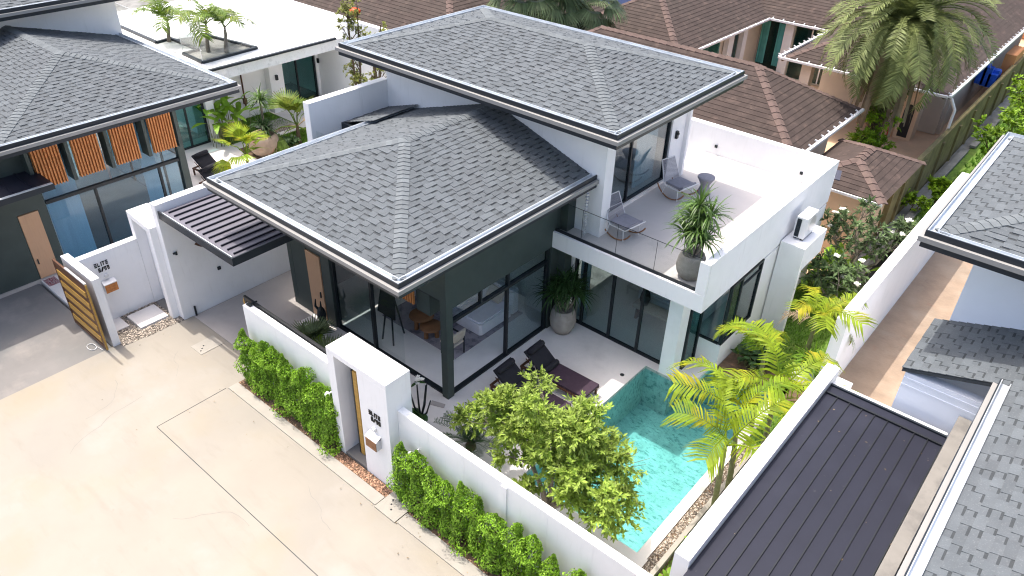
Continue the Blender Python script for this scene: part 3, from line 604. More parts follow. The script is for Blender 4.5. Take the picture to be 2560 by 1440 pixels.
m = MB(); m.box(-9.72, -7.85, -4.90, -4.85, .06, .16); m.box(-9.72, -7.85, -4.90, -4.85, 2.04, 2.14); m.box(-9.72, -9.64, -4.90, -4.85, .16, 2.04); m.box(-7.93, -7.85, -4.90, -4.85, .16, 2.04); m.box(-9.64, -7.93, -4.885, -4.865, .16, 2.04); m.build('frame', 'dark_wood', G)
m = MB(); m.box(-9.0, -7.86, -4.90, -4.84, 2.142, 2.18); m.build('top_rail', 'aluminium', G)
for k in range(5): m = MB(); m.box(-9.60, -7.97, -4.91, -4.886, .26 + k * .36, .43 + k * .36); m.build('slat', 'slat_gate', G)
m = MB(); m.box(-7.848, -7.835, -4.90, -4.85, .06, 2.14); m.build('edge_strip', 'slat_gate', G)
m = MB(); cp = [(-8.35 + .16 * math.cos(a) * (1 + .1 * a / 6), -5.08 + .10 * math.sin(a * 1.0), .012) for a in [i * .35 for i in range(26)]] + [(-8.0, -4.95, .02)]
m.tube(cp, .008, 5); solo(m, 'cable', 'white_metal', 'thin white cable coiled on the driveway at the foot of the striped gate', 'cable', (-8.3, -5.05, 0))
# ------------------------------------------------------------------ left neighbour house
L = thing('left_house', 'left white house with grey hip roofs, orange slat shutters and a tall glass front', 'house', (-16, 0, 0))
roof(L, (-18.6, -11.0, -5.12, 2.22), 4.65, .285, 'W', name='lower_roof', seed=51, axis='x')
roof(L, (-24.5, -17.45, -8.0, 3.4), 6.33, .30, '', name='upper_roof', seed=71)
w = MB(); w.box(-18.85, -18.6, -7, 2.23, 3.0, 6.31); w.build('upper_wall', 'white_paint', L)
w = MB(); w.box(-28, -17.3, 4.45, 11.15, 2.72, 3.15); w.box(-28, -18.61, 2.24, 4.45, 2.72, 3.15); w.build('terrace_floor', 'white_cap', L)
w = MB(); w.box(-28, -8.2, 11.16, 11.42, 0, 4.02); w.build('terrace_parapet', 'white_paint', L)
w = MB(); w.box(-17.36, -17.22, 4.5, 10.75, 3.152, 3.24); w.build('terrace_edge', 'dark_gutter', L)
for k in ((-27, -19.3, 4.6, 4.75), (-19.5, -19.3, 4.76, 8.7), (-19.5, -19.3, 11.0, 11.15), (-19.29, -18.9, 8.2, 8.9), (-22, -21.8, 4.76, 11.1)):
    w = MB(); w.box(*k, 0, 2.7); w.build('ground_wall', 'white_paint', L)
f = MB(); door_frame(f, 'x', -19.4, 8.92, 10.98, 0, 2.715, [9.95], .07, .1); fr = f.build('garden_door', 'frame_dark', L); panes(fr, 'x', -19.4, [8.92, 9.95, 10.98], 0, 2.715, 'teal_glass')
# facade under the eave
w = MB(); w.box(-12.75, -12.55, -6, -4.62, 0, 4.62); w.box(-12.75, -12.55, -4.05, -3.80, 0, 4.62); w.box(-12.75, -12.55, -4.62, -4.05, 2.25, 4.62); w.box(-12.74, -12.5, .42, .64, 0, 4.62)
w.box(-12.75, -12.6, -3.80, .42, 4.15, 4.62)
for y in (-2.95, -1.82, -.66, .36): w.box(-12.60, -12.15, y, y + .10, 2.92, 4.62)
w.box(-12.60, -12.15, -4.02, -3.92, 2.92, 4.62); w.build('facade_frame', 'dark_green_paint', L)
w = MB(); w.box(-18.25, -18.0, 4.52, 4.86, 0, 2.715); w.box(-18.55, -18.3, 2.25, 2.9, 0, 2.715); w.box(-18.6, -12.76, .50, .60, 2.45, 4.6); w.build('end_wall', 'white_paint', L)
f = MB(); door_frame(f, 'x', -18.2, 2.92, 4.5, 0, 2.715, [3.7], .07, .1); fr = f.build('patio_door', 'frame_dark', L); panes(fr, 'x', -18.2, [2.92, 3.7, 4.5], 0, 2.715, 'teal_glass')
f = MB(); door_frame(f, 'y', .55, -18.5, -12.75, 0, 2.44, [-16.8, -15.4, -14.1], .07, .08); fr = f.build('side_glass', 'frame_dark', L); panes(fr, 'y', .55, [-18.5, -16.8, -15.4], 0, 2.44, 'blue_glass')
for y in (-3.84, -2.74, -1.62, -.44):
    m = MB()
    for i in range(9): m.box(-12.24, -12.17, y + i * .085, y + i * .085 + .042, 2.95, 4.55)
    m.box(-12.28, -12.245, y - .02, y + .74, 2.95, 4.55, .12); m.build('slat_screen', 'wood_slat', L)
f = MB(); f.box(-12.66, -12.54, -3.78, .42, 2.30, 2.40); f.box(-12.66, -12.54, -3.78, .42, 0, .06); f.box(-12.65, -12.55, -2.38, -2.31, .06, 2.3); f.box(-12.65, -12.55, -.32, -.25, .06, 2.3)
fr = f.build('glass_front', 'frame_dark', L); panes(fr, 'x', -12.6, [-3.8, -2.34, -.28, .45], .05, 2.34, 'blue_glass'); panes(fr, 'x', -12.6, [-3.8, -1.8, .45], 2.38, 4.15, 'blue_glass')
d = MB(); d.box(-12.60, -12.53, -4.61, -4.06, .11, 2.22); d.box(-12.531, -12.528, -4.61, -4.06, .80, .815); dd = d.build('front_door', 'wood_door', L); h = MB(); h.box(-12.528, -12.50, -4.54, -4.51, .6, .76); h.build('handle', 'frame_dark', dd)
cu = MB(); curtain(cu, 'x', -12.80, -3.75, -2.75, .1, 4.1, 14, .04, 4); curtain(cu, 'x', -13.1, -.6, -.1, .1, 4.1, 6, .04, 5); cu.build('curtain', 'curtain', L)
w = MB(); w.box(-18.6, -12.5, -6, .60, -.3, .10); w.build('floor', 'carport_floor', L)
w = MB(); w.box(-17.2, -17.0, -6, -2.0, .1, 4.6); w.box(-17, -12.8, -4.0, -3.85, .1, 4.6); w.build('inner_wall', 'interior_dark', L)
w = MB(); w.box(-12.50, -9.33, -4.64, -.2, -.3, .06); w.build('porch_step', 'patio', L)
m = MB(); m.box(-12.46, -12.0, -4.60, -4.28, .062, .075); solo(m, 'door_mat', 'mat_pattern', 'red and black striped door mat on the step of the left house', 'door mat', (-12.2, -4.45, .06))
C2 = thing('canopy', 'weathered dark metal canopy at the left edge in front of the orange slat shutters', 'canopy', (-12.5, -6, 0))
m = MB(); m.box(-15, -11.35, -10, -3.85, 3.42, 3.46); m.build('metal_sheet', 'metal_roof', C2)
m = MB(); m.box(-11.34, -11.22, -10, -3.80, 3.28, 3.44); m.box(-15, -11.35, -3.845, -3.80, 3.28, 3.44); m.build('edge_beam', 'dark_gutter', C2)
m = MB(); m.box(-11.325, -11.235, -10, -3.82, 3.442, 3.46); m.build('canopy_gutter', 'gutter_metal', C2)
m = MB()
for i in range(12): m.box(-15, -11.4, -9.6 + i * .48, -9.57 + i * .48, 3.461, 3.49)
m.build('rib', 'metal_roof', C2)
# terrace well with glass railing
WR = thing('glass_railing', 'glass railing with dark base around the planting well on the left white terrace', 'railing', (-20, 6.3, 3.15))
for a, b in (((-19.9, 5.0), (-18.35, 4.95)), ((-18.35, 4.95), (-18.5, 7.55)), ((-18.5, 7.55), (-21.9, 7.0)), ((-25.4, 5.1), (-22.05, 5.02)), ((-22.05, 5.02), (-22.18, 5.72)), ((-22.18, 5.72), (-19.95, 5.72)), ((-19.95, 5.72), (-19.9, 5.0))):
    m = MB(); m.beam((*a, 3.20), (*b, 3.20), .12, .10); m.build('base_rail', 'dark_gutter', WR)
    m = MB(); m.beam((*a, 3.75), (*b, 3.75), .012, .95); pn = m.build('pane', 'clear_glass', WR)
    m = MB(); m.beam((*a, 4.235), (*b, 4.235), .016, .016); m.beam((*a, 3.26), (*a, 4.22), .016); m.build('edge', 'aluminium', pn)
m = MB(); m.add([(-19.85, 5.0, 3.155), (-18.4, 5.0, 3.155), (-18.55, 7.45, 3.155), (-21.8, 6.95, 3.155), (-22.1, 5.85, 3.155), (-19.9, 5.85, 3.155)], [(0, 1, 2, 3, 4, 5)]); m.build('well_floor', 'gray_concrete', WR)
# left garden ground
slab('left_patio', 'patio', [(-18.9, -7.92, .61, 11.15, -.4, -.006), (-12.49, -7.92, -2.25, .609, -.4, -.005)])
slab('left_lawn', 'grass_ground', [(-16.6, -7.92, 5.9, 8.3, -.3, .03), (-19.25, -17.3, 4.9, 8.1, -.3, .03)])
slab('left_planting_soil', 'soil', [(-16.65, -14.2, 4.85, 5.895, -.3, .035)])
slab('shower_tray', 'carport_floor', [(-18.2, -17.0, 6.6, 8.0, -.3, .06)])
m = MB(); m.tube([(-19.22, 7.0, .5), (-19.22, 7.0, 2.0), (-19.1, 6.9, 2.2), (-18.9, 6.75, 2.22)], .035, 7); m.lathe([(0, .03), (.11, .0), (.11, .03), (0, .04)], (-18.85, 6.72, 2.17), 10)
m.box(-19.29, -19.15, 6.93, 7.07, .7, .95); solo(m, 'outdoor_shower', 'dark_wood', 'outdoor rain shower pipe on the white wall of the left garden', 'shower', (-19.2, 7, 0))
m = MB(); m.box(-18.88, -18.78, 8.45, 8.55, 1.5, 1.72); solo(m, 'wall_sconce', 'frame_dark', 'black wall sconce left of the teal glass door in the left garden', 'wall lamp', (-18.85, 8.5, 1.5))
m = MB(); m.box(-19.28, -19.18, 11.04, 11.12, 1.6, 1.8); solo(m, 'wall_sconce', 'frame_dark', 'black wall sconce right of the teal glass door in the left garden', 'wall lamp', (-19.2, 11.1, 1.6))
# ------------------------------------------------------------------ right neighbour house and boundary
w = MB(); w.box(7.87, 8.12, -3.0, 2.92, -.3, 3.62); BW = solo(w, 'boundary_wall', 'white_paint', 'white wall along the dark metal canopy, right of the pool and palms', 'wall', (8, 0, 0))
w = MB(); w.box(7.872, 8.118, -2.998, 2.918, 3.621, 3.633); w.build('cap', 'white_cap', BW)
w = MB(); w.box(7.05, 7.32, 6.4, 17.5, -.4, 2.45); w.box(7.33, 7.9, 2.93, 6.3, -.3, .9); solo(w, 'garden_wall', 'white_paint', 'long white garden wall between the plumeria trees and the dirt path', 'wall', (7.2, 12, 0))
C3 = thing('canopy', 'large dark standing seam metal canopy right of the white pool boundary wall', 'canopy', (9.2, 0, 0))
m = MB(); m.box(8.13, 10.26, -7.5, 2.50, 3.42, 3.46); m.build('metal_sheet', 'metal_roof', C3)
m = MB()
for i in range(9): m.box(8.36 + i * .235, 8.378 + i * .235, -7.4, 2.22, 3.461, 3.485)
m.box(8.14, 10.25, 2.221, 2.26, 3.461, 3.50); m.build('rib', 'black_metal', C3)
m = MB(); m.box(8.13, 10.26, 2.51, 2.56, 3.35, 3.49); m.build('edge_beam', 'dark_gutter', C3)
m = MB(); m.box(8.13, 10.24, 2.57, 2.72, 3.25, 3.42); m.build('edge_ledge', 'white_paint', C3)
RH = thing('right_house', 'right grey roofed house cut off by the right edge, with white walls tinted pale blue as in shade', 'house', (14, 2, 0))
rf = roof(RH, (10.50, 18.5, -6.5, 2.95), 4.55, .316, 'N', name='lower_roof', seed=91)
ex = MB(); course(ex, (9.12, 5.0, 4.199), (0, -1, 0), (c_, 0, .316 * c_), [(0, 0), (2.05, 0), (2.05, 5.7), (0, 5.7)], seed=97); ex.add([(9.13, 2.96, 4.186), (14.3, 2.96, 5.80), (14.3, 4.99, 5.80), (9.13, 4.99, 4.186), (9.13, 2.96, 4.115), (14.3, 2.96, 5.72), (14.3, 4.99, 5.72), (9.13, 4.99, 4.115)], [(0, 1, 2, 3), (7, 6, 5, 4), (0, 4, 5, 1), (2, 6, 7, 3), (3, 7, 4, 0)], .6); ex.build('roof_extension', 'shingle', RH)
w = MB(); w.box(9.20, 10.5, 2.98, 3.2, 0, 4.12); w.box(9.20, 10.5, 2.972, 2.979, 3.82, 3.86); w.box(9.20, 10.5, 2.972, 2.979, 3.98, 4.02); w.box(9.37, 16, 5.0, 5.2, 0, 6.35); w.box(9.37, 9.57, 5.21, 9, 0, 6.35); w.box(9.2, 9.4, 3.21, 4.99, 0, 4.12); w.build('wall', 'white_paint_shade_blue', RH)
w = MB(); w.box(10.275, 10.49, -7.5, 2.94, 0, 3.72); w.build('beam', 'beam_grey', RH)
roof(RH, (8.48, 18.3, 3.62, 10.0), 6.38, .268, '', name='upper_roof', seed=111)
# ------------------------------------------------------------------ neighbours behind
slab('tan_yard', 'tan_ground', [(-12, 5.25, 11.7, 60, -.5, -.02)])
slab('concrete_ditch', 'gray_concrete', [(5.45, 5.85, 12.3, 70, -.5, -.06)])
slab('grass_field', 'grass_ground', [(5.855, 30, 17.6, 70, -.5, -.04)])
def brown(name, label, loc, parts, walls, gut, extra=None, z=2.9, wallmat='cream_wall'):
    T = thing(name, label, 'house', loc)
    for i, (rc, ax) in enumerate(parts): roof(T, rc, z, .55, '', 'brown', trim=False, inset=.02, exp=.21, axis=ax, seed=200 + i * 17 + len(OFF))
    m = MB()
    for b in walls: m.box(*b)
    m.build('wall', wallmat, T)
    m = MB(); br = m
    for (a, b) in gut:
        a = Vector(a); b = Vector(b); m.beam(a, b, .10, .09); d = (b - a); L = d.length; d.normalize(); n = Vector((d.y, -d.x, 0))
        for i in range(int(L / .55)):
            p = a + d * (i * .55 + .2); q = p - n * .13; br.beam(p + Vector((0, 0, .05)), q + Vector((0, 0, .09)), .035, .05)
    m.build('gutter', 'white_metal', T); return T
BA = brown('brown_house', 'low brown hip roofed house directly behind the white terrace wall', (-3.7, 16.5, 0), [((-10.3, 2.8, 13.4, 19.6), 'x')], [(-9.6, 2.1, 14.1, 18.9, 0, 2.9)], [((2.86, 13.4, 2.92), (2.86, 19.6, 2.92)), ((-10.3, 13.34, 2.92), (2.8, 13.34, 2.92))])
BB = brown('brown_house', 'large U shaped brown roofed house around a small courtyard behind the date palm', (-2, 30, 0),
    [((-11.9, -5.3, 20.0, 44), 'y'), ((-2.1, 4.9, 23.2, 44), 'y'), ((-8.6, 1.4, 29.0, 35.6), 'x')],
    [(-11.2, -6.0, 20.7, 43, 0, 2.85), (-6.0, -1.4, 29.8, 34, 0, 2.85), (-1.4, 4.2, 27.2, 43, 0, 2.85), (-1.2, -.75, 23.6, 24.05, 0, 2.85), (3.95, 4.35, 27.4, 27.8, 0, 2.85)],
    [((-5.24, 28.9, 3.0), (-5.24, 20.0, 3.0)), ((-5.3, 28.94, 3.0), (-2.1, 28.94, 3.0)), ((-2.16, 23.2, 3.0), (-2.16, 29.0, 3.0)), ((-2.1, 23.14, 3.0), (4.9, 23.14, 3.0)), ((4.96, 23.2, 3.0), (4.96, 44, 3.0))])
f = MB()
for k in ((-5.99, -5.95, 26.15, 27.15, .1, 2.6), (-5.9, -4.6, 29.74, 29.79, .1, 2.7), (-4.05, -1.45, 29.74, 29.79, .1, 2.7), (-5.99, -5.95, 22.5, 25.2, .1, 2.5)): f = MB(); f.box(*k); f.build('glass_door', 'teal_glass', BB)
f = MB(); f.box(-5.9, -4.6, 29.792, 29.798, .1, 2.7); f.box(-4.05, -1.45, 29.792, 29.798, .1, 2.7); f.box(-5.999, -5.992, 26.15, 27.15, .1, 2.6); f.build('room_shade_sheet', 'interior_dark', BB)  # flat dark sheets behind the glass; the rooms' shade is put into their colour
for k in ((-4.55, -4.08, 29.5, 29.73, 0, 2.85), (-5.95, -5.7, 25.6, 26.1, 0, 2.85), (-5.95, -5.7, 27.2, 27.65, 0, 2.85), (-3.2, -3.14, 29.70, 29.735, .1, 2.7), (-2.4, -2.34, 29.70, 29.735, .1, 2.7), (-5.95, -5.92, 26.6, 26.66, .1, 2.6)):
    f = MB(); f.box(*k); f.build('door_frame', 'white_metal', BB)
for k in ((-5.85, -5.45), (-4.95, -4.62)): f = MB(); curtain(f, 'y', 29.7, k[0], k[1], .5, 2.7, 5); f.build('curtain', 'teal_curtain', BB)
f = MB(); f.tube([(5.0, 23.4, 2.9), (5.25, 23.4, 2.5), (5.25, 23.4, 1.2)], .06, 7); f.build('downpipe', 'white_metal', BB)
f = MB(); f.box(-2.6, -.6, 22.6, 23.0, 0, .3); f.build('blue_pool_edge', 'plastic_blue', BB)
brown('brown_house', 'wide dark brown roof far left behind the white boundary wall and slender trees', (-22, 18, 0), [((-36, -11.6, 12.2, 25), 'x')], [(-35, -12.4, 13, 24, 0, 2.9)], [((-36, 12.14, 2.92), (-11.6, 12.14, 2.92))])
T = thing('garden_pavilion', 'small brown tiled pavilion roof at the white terrace corner', 'pavilion', (4.3, 14.6, 0))
roof(T, (2.95, 5.85, 13.4, 17.6), 2.35, .42, '', 'brown', trim=False, inset=.02, exp=.2, axis='y', seed=404)
m = MB(); m.box(3.2, 5.25, 13.6, 17.3, 0, 2.33); m.build('wall', 'beige_wall', T); m = MB(); m.box(2.95, 5.82, 13.34, 13.40, 2.28, 2.36); m.build('gutter', 'white_metal', T)
m = MB(); a = Vector((3.9, 12.75, 2.95)); m.add([a, a + Vector((.62, .1, 0)), a + Vector((.50, .5, .14)), a + Vector((-.10, .4, .14)), a + Vector((0, 0, -.03)), a + Vector((.62, .1, -.03)), a + Vector((.50, .5, .11)), a + Vector((-.10, .4, .11))], [(0, 1, 2, 3), (7, 6, 5, 4), (0, 4, 5, 1), (1, 5, 6, 2), (2, 6, 7, 3), (3, 7, 4, 0)])
S2 = thing('solar_panel', 'small tilted solar panel between the terrace corner and the pavilion roof', 'solar panel', (4.2, 12.95, 2.2)); m.build('panel', 'solar', S2)
m = MB(); m.tube([(4.2, 12.95, 2.2), (4.2, 12.95, 2.95)], .025, 6); m.build('pole', 'white_metal', S2)
w = MB(); w.box(5.25, 5.42, 16.6, 52, -.3, 1.75)
for i in range(14): w.box(5.42, 5.50, 17.5 + i * 2.4, 17.72 + i * 2.4, -.3, 1.5)
solo(w, 'yard_wall', 'yellow_wall', 'old stained yellow yard wall along the concrete ditch', 'wall', (5.3, 30, 0))
m = MB(); 
for (x, y, h) in ((5.9, 20, .5), (5.75, 24, .6), (5.9, 29, .5)): m.beam((x, y - 2.2, .05), (x + .02, y + 2.2, .05), .25, .10)
solo(m, 'concrete_kerb', 'gray_concrete', 'broken concrete kerb stones lying in the ditch beside the yard wall', 'kerb stones', (5.9, 24, 0))
# pillar with painted niche shade, red plant stand, far buildings
m = MB(); m.box(2.85, 3.6, 25.6, 26.3, -.1, 2.75); N = solo(m, 'gate_pillar', 'beige_wall', 'pale orange pillar with a flat dark arch as a shaded niche under the date palm', 'pillar', (3.2, 25.9, 0))
m = MB(); k = [(3.0, .1), (3.42, .1), (3.42, 1.3)] + [(3.21 + .21 * math.cos(a), 1.3 + .3 * math.sin(a)) for a in [i * math.pi / 8 for i in range(9)]] + [(3.0, 1.3)]
m.add([(x, 25.59, z) for x, z in k], [tuple(range(len(k)))]); m.build('niche', 'frame_dark', N)  # flat face on the solid pillar; shade of the recess painted as dark colour
m = MB(); m.box(2.62, 2.74, 25.5, 25.62, -.1, 1.35); m.lathe([(0, 1.3), (.14, 1.35), (.16, 1.55), (0, 1.65)], (2.68, 25.56, 0), 8); solo(m, 'hydrant_post', 'red_paint', 'thin red post standing beside the arched pillar', 'post', (2.68, 25.56, 0))
T = thing('far_building', 'distant building with a blue parapet and pale ribbed roof at the top edge', 'building', (-20, 34, 0))
m = MB(); m.box(-30, -11, 30, 30.3, 0, 4.4); m.build('parapet', 'blue_roof', T); m = MB(); m.box(-30, -11, 30.4, 50, 4.2, 4.35)
for i in range(20): m.box(-30, -11, 30.9 + i, 31.05 + i, 4.351, 4.42)
m.build('roof', 'far_roof', T)
T = thing('far_building', 'white flat roofed building with orange walls at the top right corner', 'building', (7, 52, 0))
m = MB(); m.box(-2, 20, 48, 66, 0, 4.0); m.build('wall', 'orange_wall', T); m = MB(); m.box(-2.2, 20.2, 47.7, 66, 4.01, 4.3); m.box(4.5, 6.5, 49, 51, 4.3, 5.1); m.build('roof', 'white_cap', T)
m = MB(); m.box(4.8, 5.3, 34.6, 36.6, .0, 2.2); solo(m, 'orange_shed', 'orange_wall', 'orange shed wall beyond the far end of the brown eave', 'shed', (5, 35.6, 0))
m = MB(); rnd = random.Random(8)
for i in range(9): m.box(4.3 + .25 * (i % 3), 4.3 + .25 * (i % 3) + .35, 31.8 + .3 * (i // 3), 32.2 + .3 * (i // 3), 1.2 + rnd.random() * .4, 1.7 + rnd.random() * .6)
solo(m, 'tarpaulin', 'plastic_blue', 'crumpled bright blue tarpaulin at the far end of the yard wall', 'tarpaulin', (4.6, 32, 1.2))
m = MB(); m.lathe([(0, -.1), (.13, -.06), (.23, .02), (.27, .10), (.25, .17), (.16, .23), (0, .25)], (-18.1, 12.6, 3.78), 16); m.lathe([(.06, -.8), (.06, -.08)], (-18.1, 12.6, 3.78), 8)
solo(m, 'roof_ventilator', 'orange_plastic', 'round orange ventilator cap showing above the left boundary wall', 'ventilator', (-18.1, 12.6, 3))
# ------------------------------------------------------------------ equipment on the villa
A = thing('air_conditioner', 'white outdoor air conditioner on the ledge of the right villa wall', 'air conditioner', (5.0, 8.95, 2.87))
m = MB(); m.box(4.84, 5.15, 8.56, 9.32, 2.92, 3.53); m.build('case', 'white_metal', A)
m = MB(); m.box(4.88, 5.0, 8.548, 8.559, 2.95, 3.48)
for i in range(9): m.box(4.88, 5.0, 8.542, 8.547, 2.98 + i * .055, 2.995 + i * .055)
m.build('side_grille', 'dark_gutter', A)
m = MB(); m.lathe([(0, 0), (.24, 0)], (0, 0, 0), 20); m.v = [(5.153, 9.0 + x, 3.24 + y) for x, y, z in m.v]; m.build('fan_grille', 'aluminium', A)
m = MB(); m.box(4.86, 4.94, 8.62, 9.26, 2.852, 2.919); m.box(5.05, 5.13, 8.62, 9.26, 2.852, 2.919); m.build('foot', 'frame_dark', A)
m = MB(); m.tube([(5.0, 9.34, 3.0), (5.0, 9.5, 2.95), (4.9, 9.6, 2.92), (4.72, 9.62, 2.92)], .04, 6); m.build('pipe', 'white_metal', A)
rc_ = MB()
for i in range(14): rc_.lathe([(.012, .0), (.045, .075), (.05, .085), (.03, .075), (.0, .01)], (.98, 4.22, 3.24 + i * .095), 8)
rc_.tube([(.98, 4.22, 3.2), (.98, 4.22, 4.6)], .006, 5); solo(rc_, 'rain_chain', 'shell', 'chain of small pale cups hanging from the lower eave onto the terrace', 'rain chain', (.98, 4.22, 3.2))
m = MB(); m.prism([(-.05, -.42), (.30, -.30), (.36, -.42), (.02, -.55)], .001, .02); solo(m, 'floor_plate', 'carport_floor', 'flat grey stone plate on the patio at the foot of the dark corner post', 'plate', (.15, -.42, 0))
m = MB(); m.box(4.30, 4.55, 4.95, 5.2, -1.346, -1.33); struct(m.build('pool_drain', 'aluminium'))
# ------------------------------------------------------------------ loungers
def lounger(label, loc, rz, group='dark sun loungers'):
    t = thing('sun_lounger', label, 'sun lounger', (0, 0, 0), group)
    m = MB()
    for y in (-.33, .33): m.beam((-1.0, y, .27), (1.0, y, .27), .05, .06)
    for x in (-1.0, .95): m.beam((x, -.355, .27), (x, .355, .27), .05, .05)
    m.beam((-.55, -.28, .28), (-.90, -.28, .55), .02); m.beam((-.55, .28, .28), (-.90, .28, .55), .02); m.build('frame', 'dark_wood', t)
    for x in (-.98, .93):
        for y in (-.33, .33): m = MB(); m.beam((x, y, 0), (x, y, .245), .05); m.build('leg', 'dark_wood', t)
    m = MB(); m.beam((-.34, 0, .335), (1.0, 0, .335), .66, .07, (0, 0, 1)); m.build('seat_cushion', 'fabric_plum', t)
    m = MB(); m.beam((-.34, 0, .345), (-.93, 0, .80), .66, .07, (0, 0, 1)); m.build('backrest', 'fabric_dark', t)
    for c, nm in (((-.80, .0, .80), 'headrest'), ((-.30, 0, .43), 'bolster')):
        m = MB(); y = [-.31, -.29, -.15, 0, .15, .29, .31]; r = [.03, .075, .088, .09, .088, .075, .03]; m.tube([(c[0], yy, c[2]) for yy in y], r, 10); m.build(nm, 'fabric_dark', t)
    t.location = loc; t.rotation_euler = (0, 0, rz); return t
L1 = lounger('near dark sun lounger on the patio, partly behind the leafy pool tree', (1.85, 1.15, .005), R(2))
L2 = dup(L1, (1.95, 2.22, .005), R(1), 'farther dark plum sun lounger on the patio beside the pool edge')
L3 = dup(L1, (-14.9, 2.85, .0), R(8), 'dark sun lounger on the left house patio above the canopy wall'); L4 = dup(L1, (-13.6, 2.35, 0), R(8), 'dark sun lounger of the left house mostly hidden by the yellow fan palm')
m = MB(); m.lathe([(0, 0), (.17, 0), (.16, .05), (.11, .2), (.10, .26), (.16, .38), (.20, .42), (.20, .45), (0, .45)], (1.45, 1.70, .005), 18); solo(m, 'side_table', 'frame_dark', 'black hourglass side table between the two patio sun loungers', 'side table', (1.45, 1.7, 0))
# ------------------------------------------------------------------ terrace rocking chairs
def rocker(label, loc, rz):
    t = thing('rocking_chair', label, 'rocking chair', (0, 0, 0), 'white rocking chairs on the terrace')
    for y in (-.30, .30):
        m = MB(); m.tube([(.50 * math.cos(a) * 1.15, y, .62 + .60 * math.sin(a) * 1.0) for a in [R(-150 + i * 12) for i in range(11)]], .02, 6); m.build('rocker', 'teak', t)
    f = MB(); r = .014
    for y in (-.32, .32):
        f.tube([(-.48, y * .8, 1.02), (-.26, y, .45), (-.18, y, .36), (.34, y, .38), (.46, y, .50)], r, 6); f.tube([(-.2, y, .37), (-.28, y * .95, .06)], r, 6); f.tube([(.28, y, .37), (.30, y * .95, .04)], r, 6)
    f.tube([(-.48, -.256, 1.02), (-.48, .256, 1.02)], r, 6); f.tube([(.46, -.32, .50), (.46, .32, .50)], r, 6); f.tube([(-.18, -.32, .36), (-.18, .32, .36)], r, 6); f.tube([(.34, -.32, .38), (.34, .32, .38)], r, 6)
    f.tube([(-.37, -.29, .73), (-.37, .29, .73)], r * .8, 5); f.build('frame', 'white_metal', t)
    b = MB()
    for i in range(15): y = -.30 + i * .6 / 14; b.beam((-.475, y * .8, 1.0), (-.235, y, .43), .016, .008, (1, 0, .4))
    b.build('woven_back', 'fabric_grey', t)
    c = MB(); c.add([(-.20, -.29, .40), (.33, -.29, .41), (.42, -.28, .47), (.42, .28, .47), (.33, .29, .41), (-.20, .29, .40), (-.20, -.29, .47), (.31, -.29, .48), (.40, -.28, .54), (.40, .28, .54), (.31, .29, .48), (-.20, .29, .47)],
        [(0, 5, 4, 1), (1, 4, 3, 2), (6, 7, 10, 11), (7, 8, 9, 10), (0, 1, 7, 6), (1, 2, 8, 7), (2, 3, 9, 8), (3, 4, 10, 9), (4, 5, 11, 10), (5, 0, 6, 11)]); c.build('cushion', 'fabric_grey', t)
    t.location = loc; t.rotation_euler = (0, 0, rz); return t
C1 = rocker('white rocking chair with grey cushion nearest the glass balustrade', (1.62, 5.05, 3.15), R(-8))
dup(C1, (1.52, 8.0, 3.15), R(-12), 'white rocking chair with grey cushion beside the round woven table')
m = MB(); m.lathe([(0, 0), (.20, 0), (.19, .06), (.13, .22), (.13, .27), (.22, .44), (.25, .48), (.25, .52), (.23, .53), (0, .53)], (2.0, 8.75, 3.152), 20); solo(m, 'side_table', 'fabric_grey', 'round grey woven hourglass table on the terrace behind a rocking chair', 'side table', (2, 8.75, 3.15))
# ------------------------------------------------------------------ living room
m = MB(); m.box(-3.7, -.75, 1.15, 4.0, .007, .022); solo(m, 'rug', 'rug', 'mottled grey rug under the white sofa in the open living room', 'rug', (-2, 2.5, 0))
T = thing('sofa', 'white cushioned corner sofa inside the open living room', 'sofa', (-1.7, 3.1, .02))
def soft(mb, x0, x1, y0, y1, z0, z1, r=.06):
    mb.prism([(x0 + r, y0), (x1 - r, y0), (x1, y0 + r), (x1, y1 - r), (x1 - r, y1), (x0 + r, y1), (x0, y1 - r), (x0, y0 + r)], z0, z1 - r * .7)
    mb.prism([(x0 + 2 * r, y0 + r), (x1 - 2 * r, y0 + r), (x1 - r, y0 + 2 * r), (x1 - r, y1 - 2 * r), (x1 - 2 * r, y1 - r), (x0 + 2 * r, y1 - r), (x0 + r, y1 - 2 * r), (x0 + r, y0 + 2 * r)], z1 - r * .7 + .001, z1)
m = MB(); soft(m, -1.88, -.88, 2.30, 3.65, .05, .44); m.build('chaise', 'fabric_white', T)
m = MB(); soft(m, -2.95, -1.90, 2.45, 3.65, .05, .42); m.build('seat', 'fabric_white', T); m = MB(); soft(m, -3.95, -2.97, 2.55, 3.65, .05, .42); m.build('seat', 'fabric_white', T)
m = MB(); soft(m, -3.95, -.9, 3.66, 4.0, .05, .85); m.build('backrest', 'fabric_white', T)
m = MB(); m.beam((-2.0, 3.45, .45), (-1.95, 3.62, .85), .55, .14, (0, -1, .3)); m.build('cushion', 'fabric_white', T); m = MB(); m.beam((-1.45, 3.45, .45), (-1.40, 3.62, .80), .5, .14, (0, -1, .3)); m.build('cushion', 'cream_fabric', T)
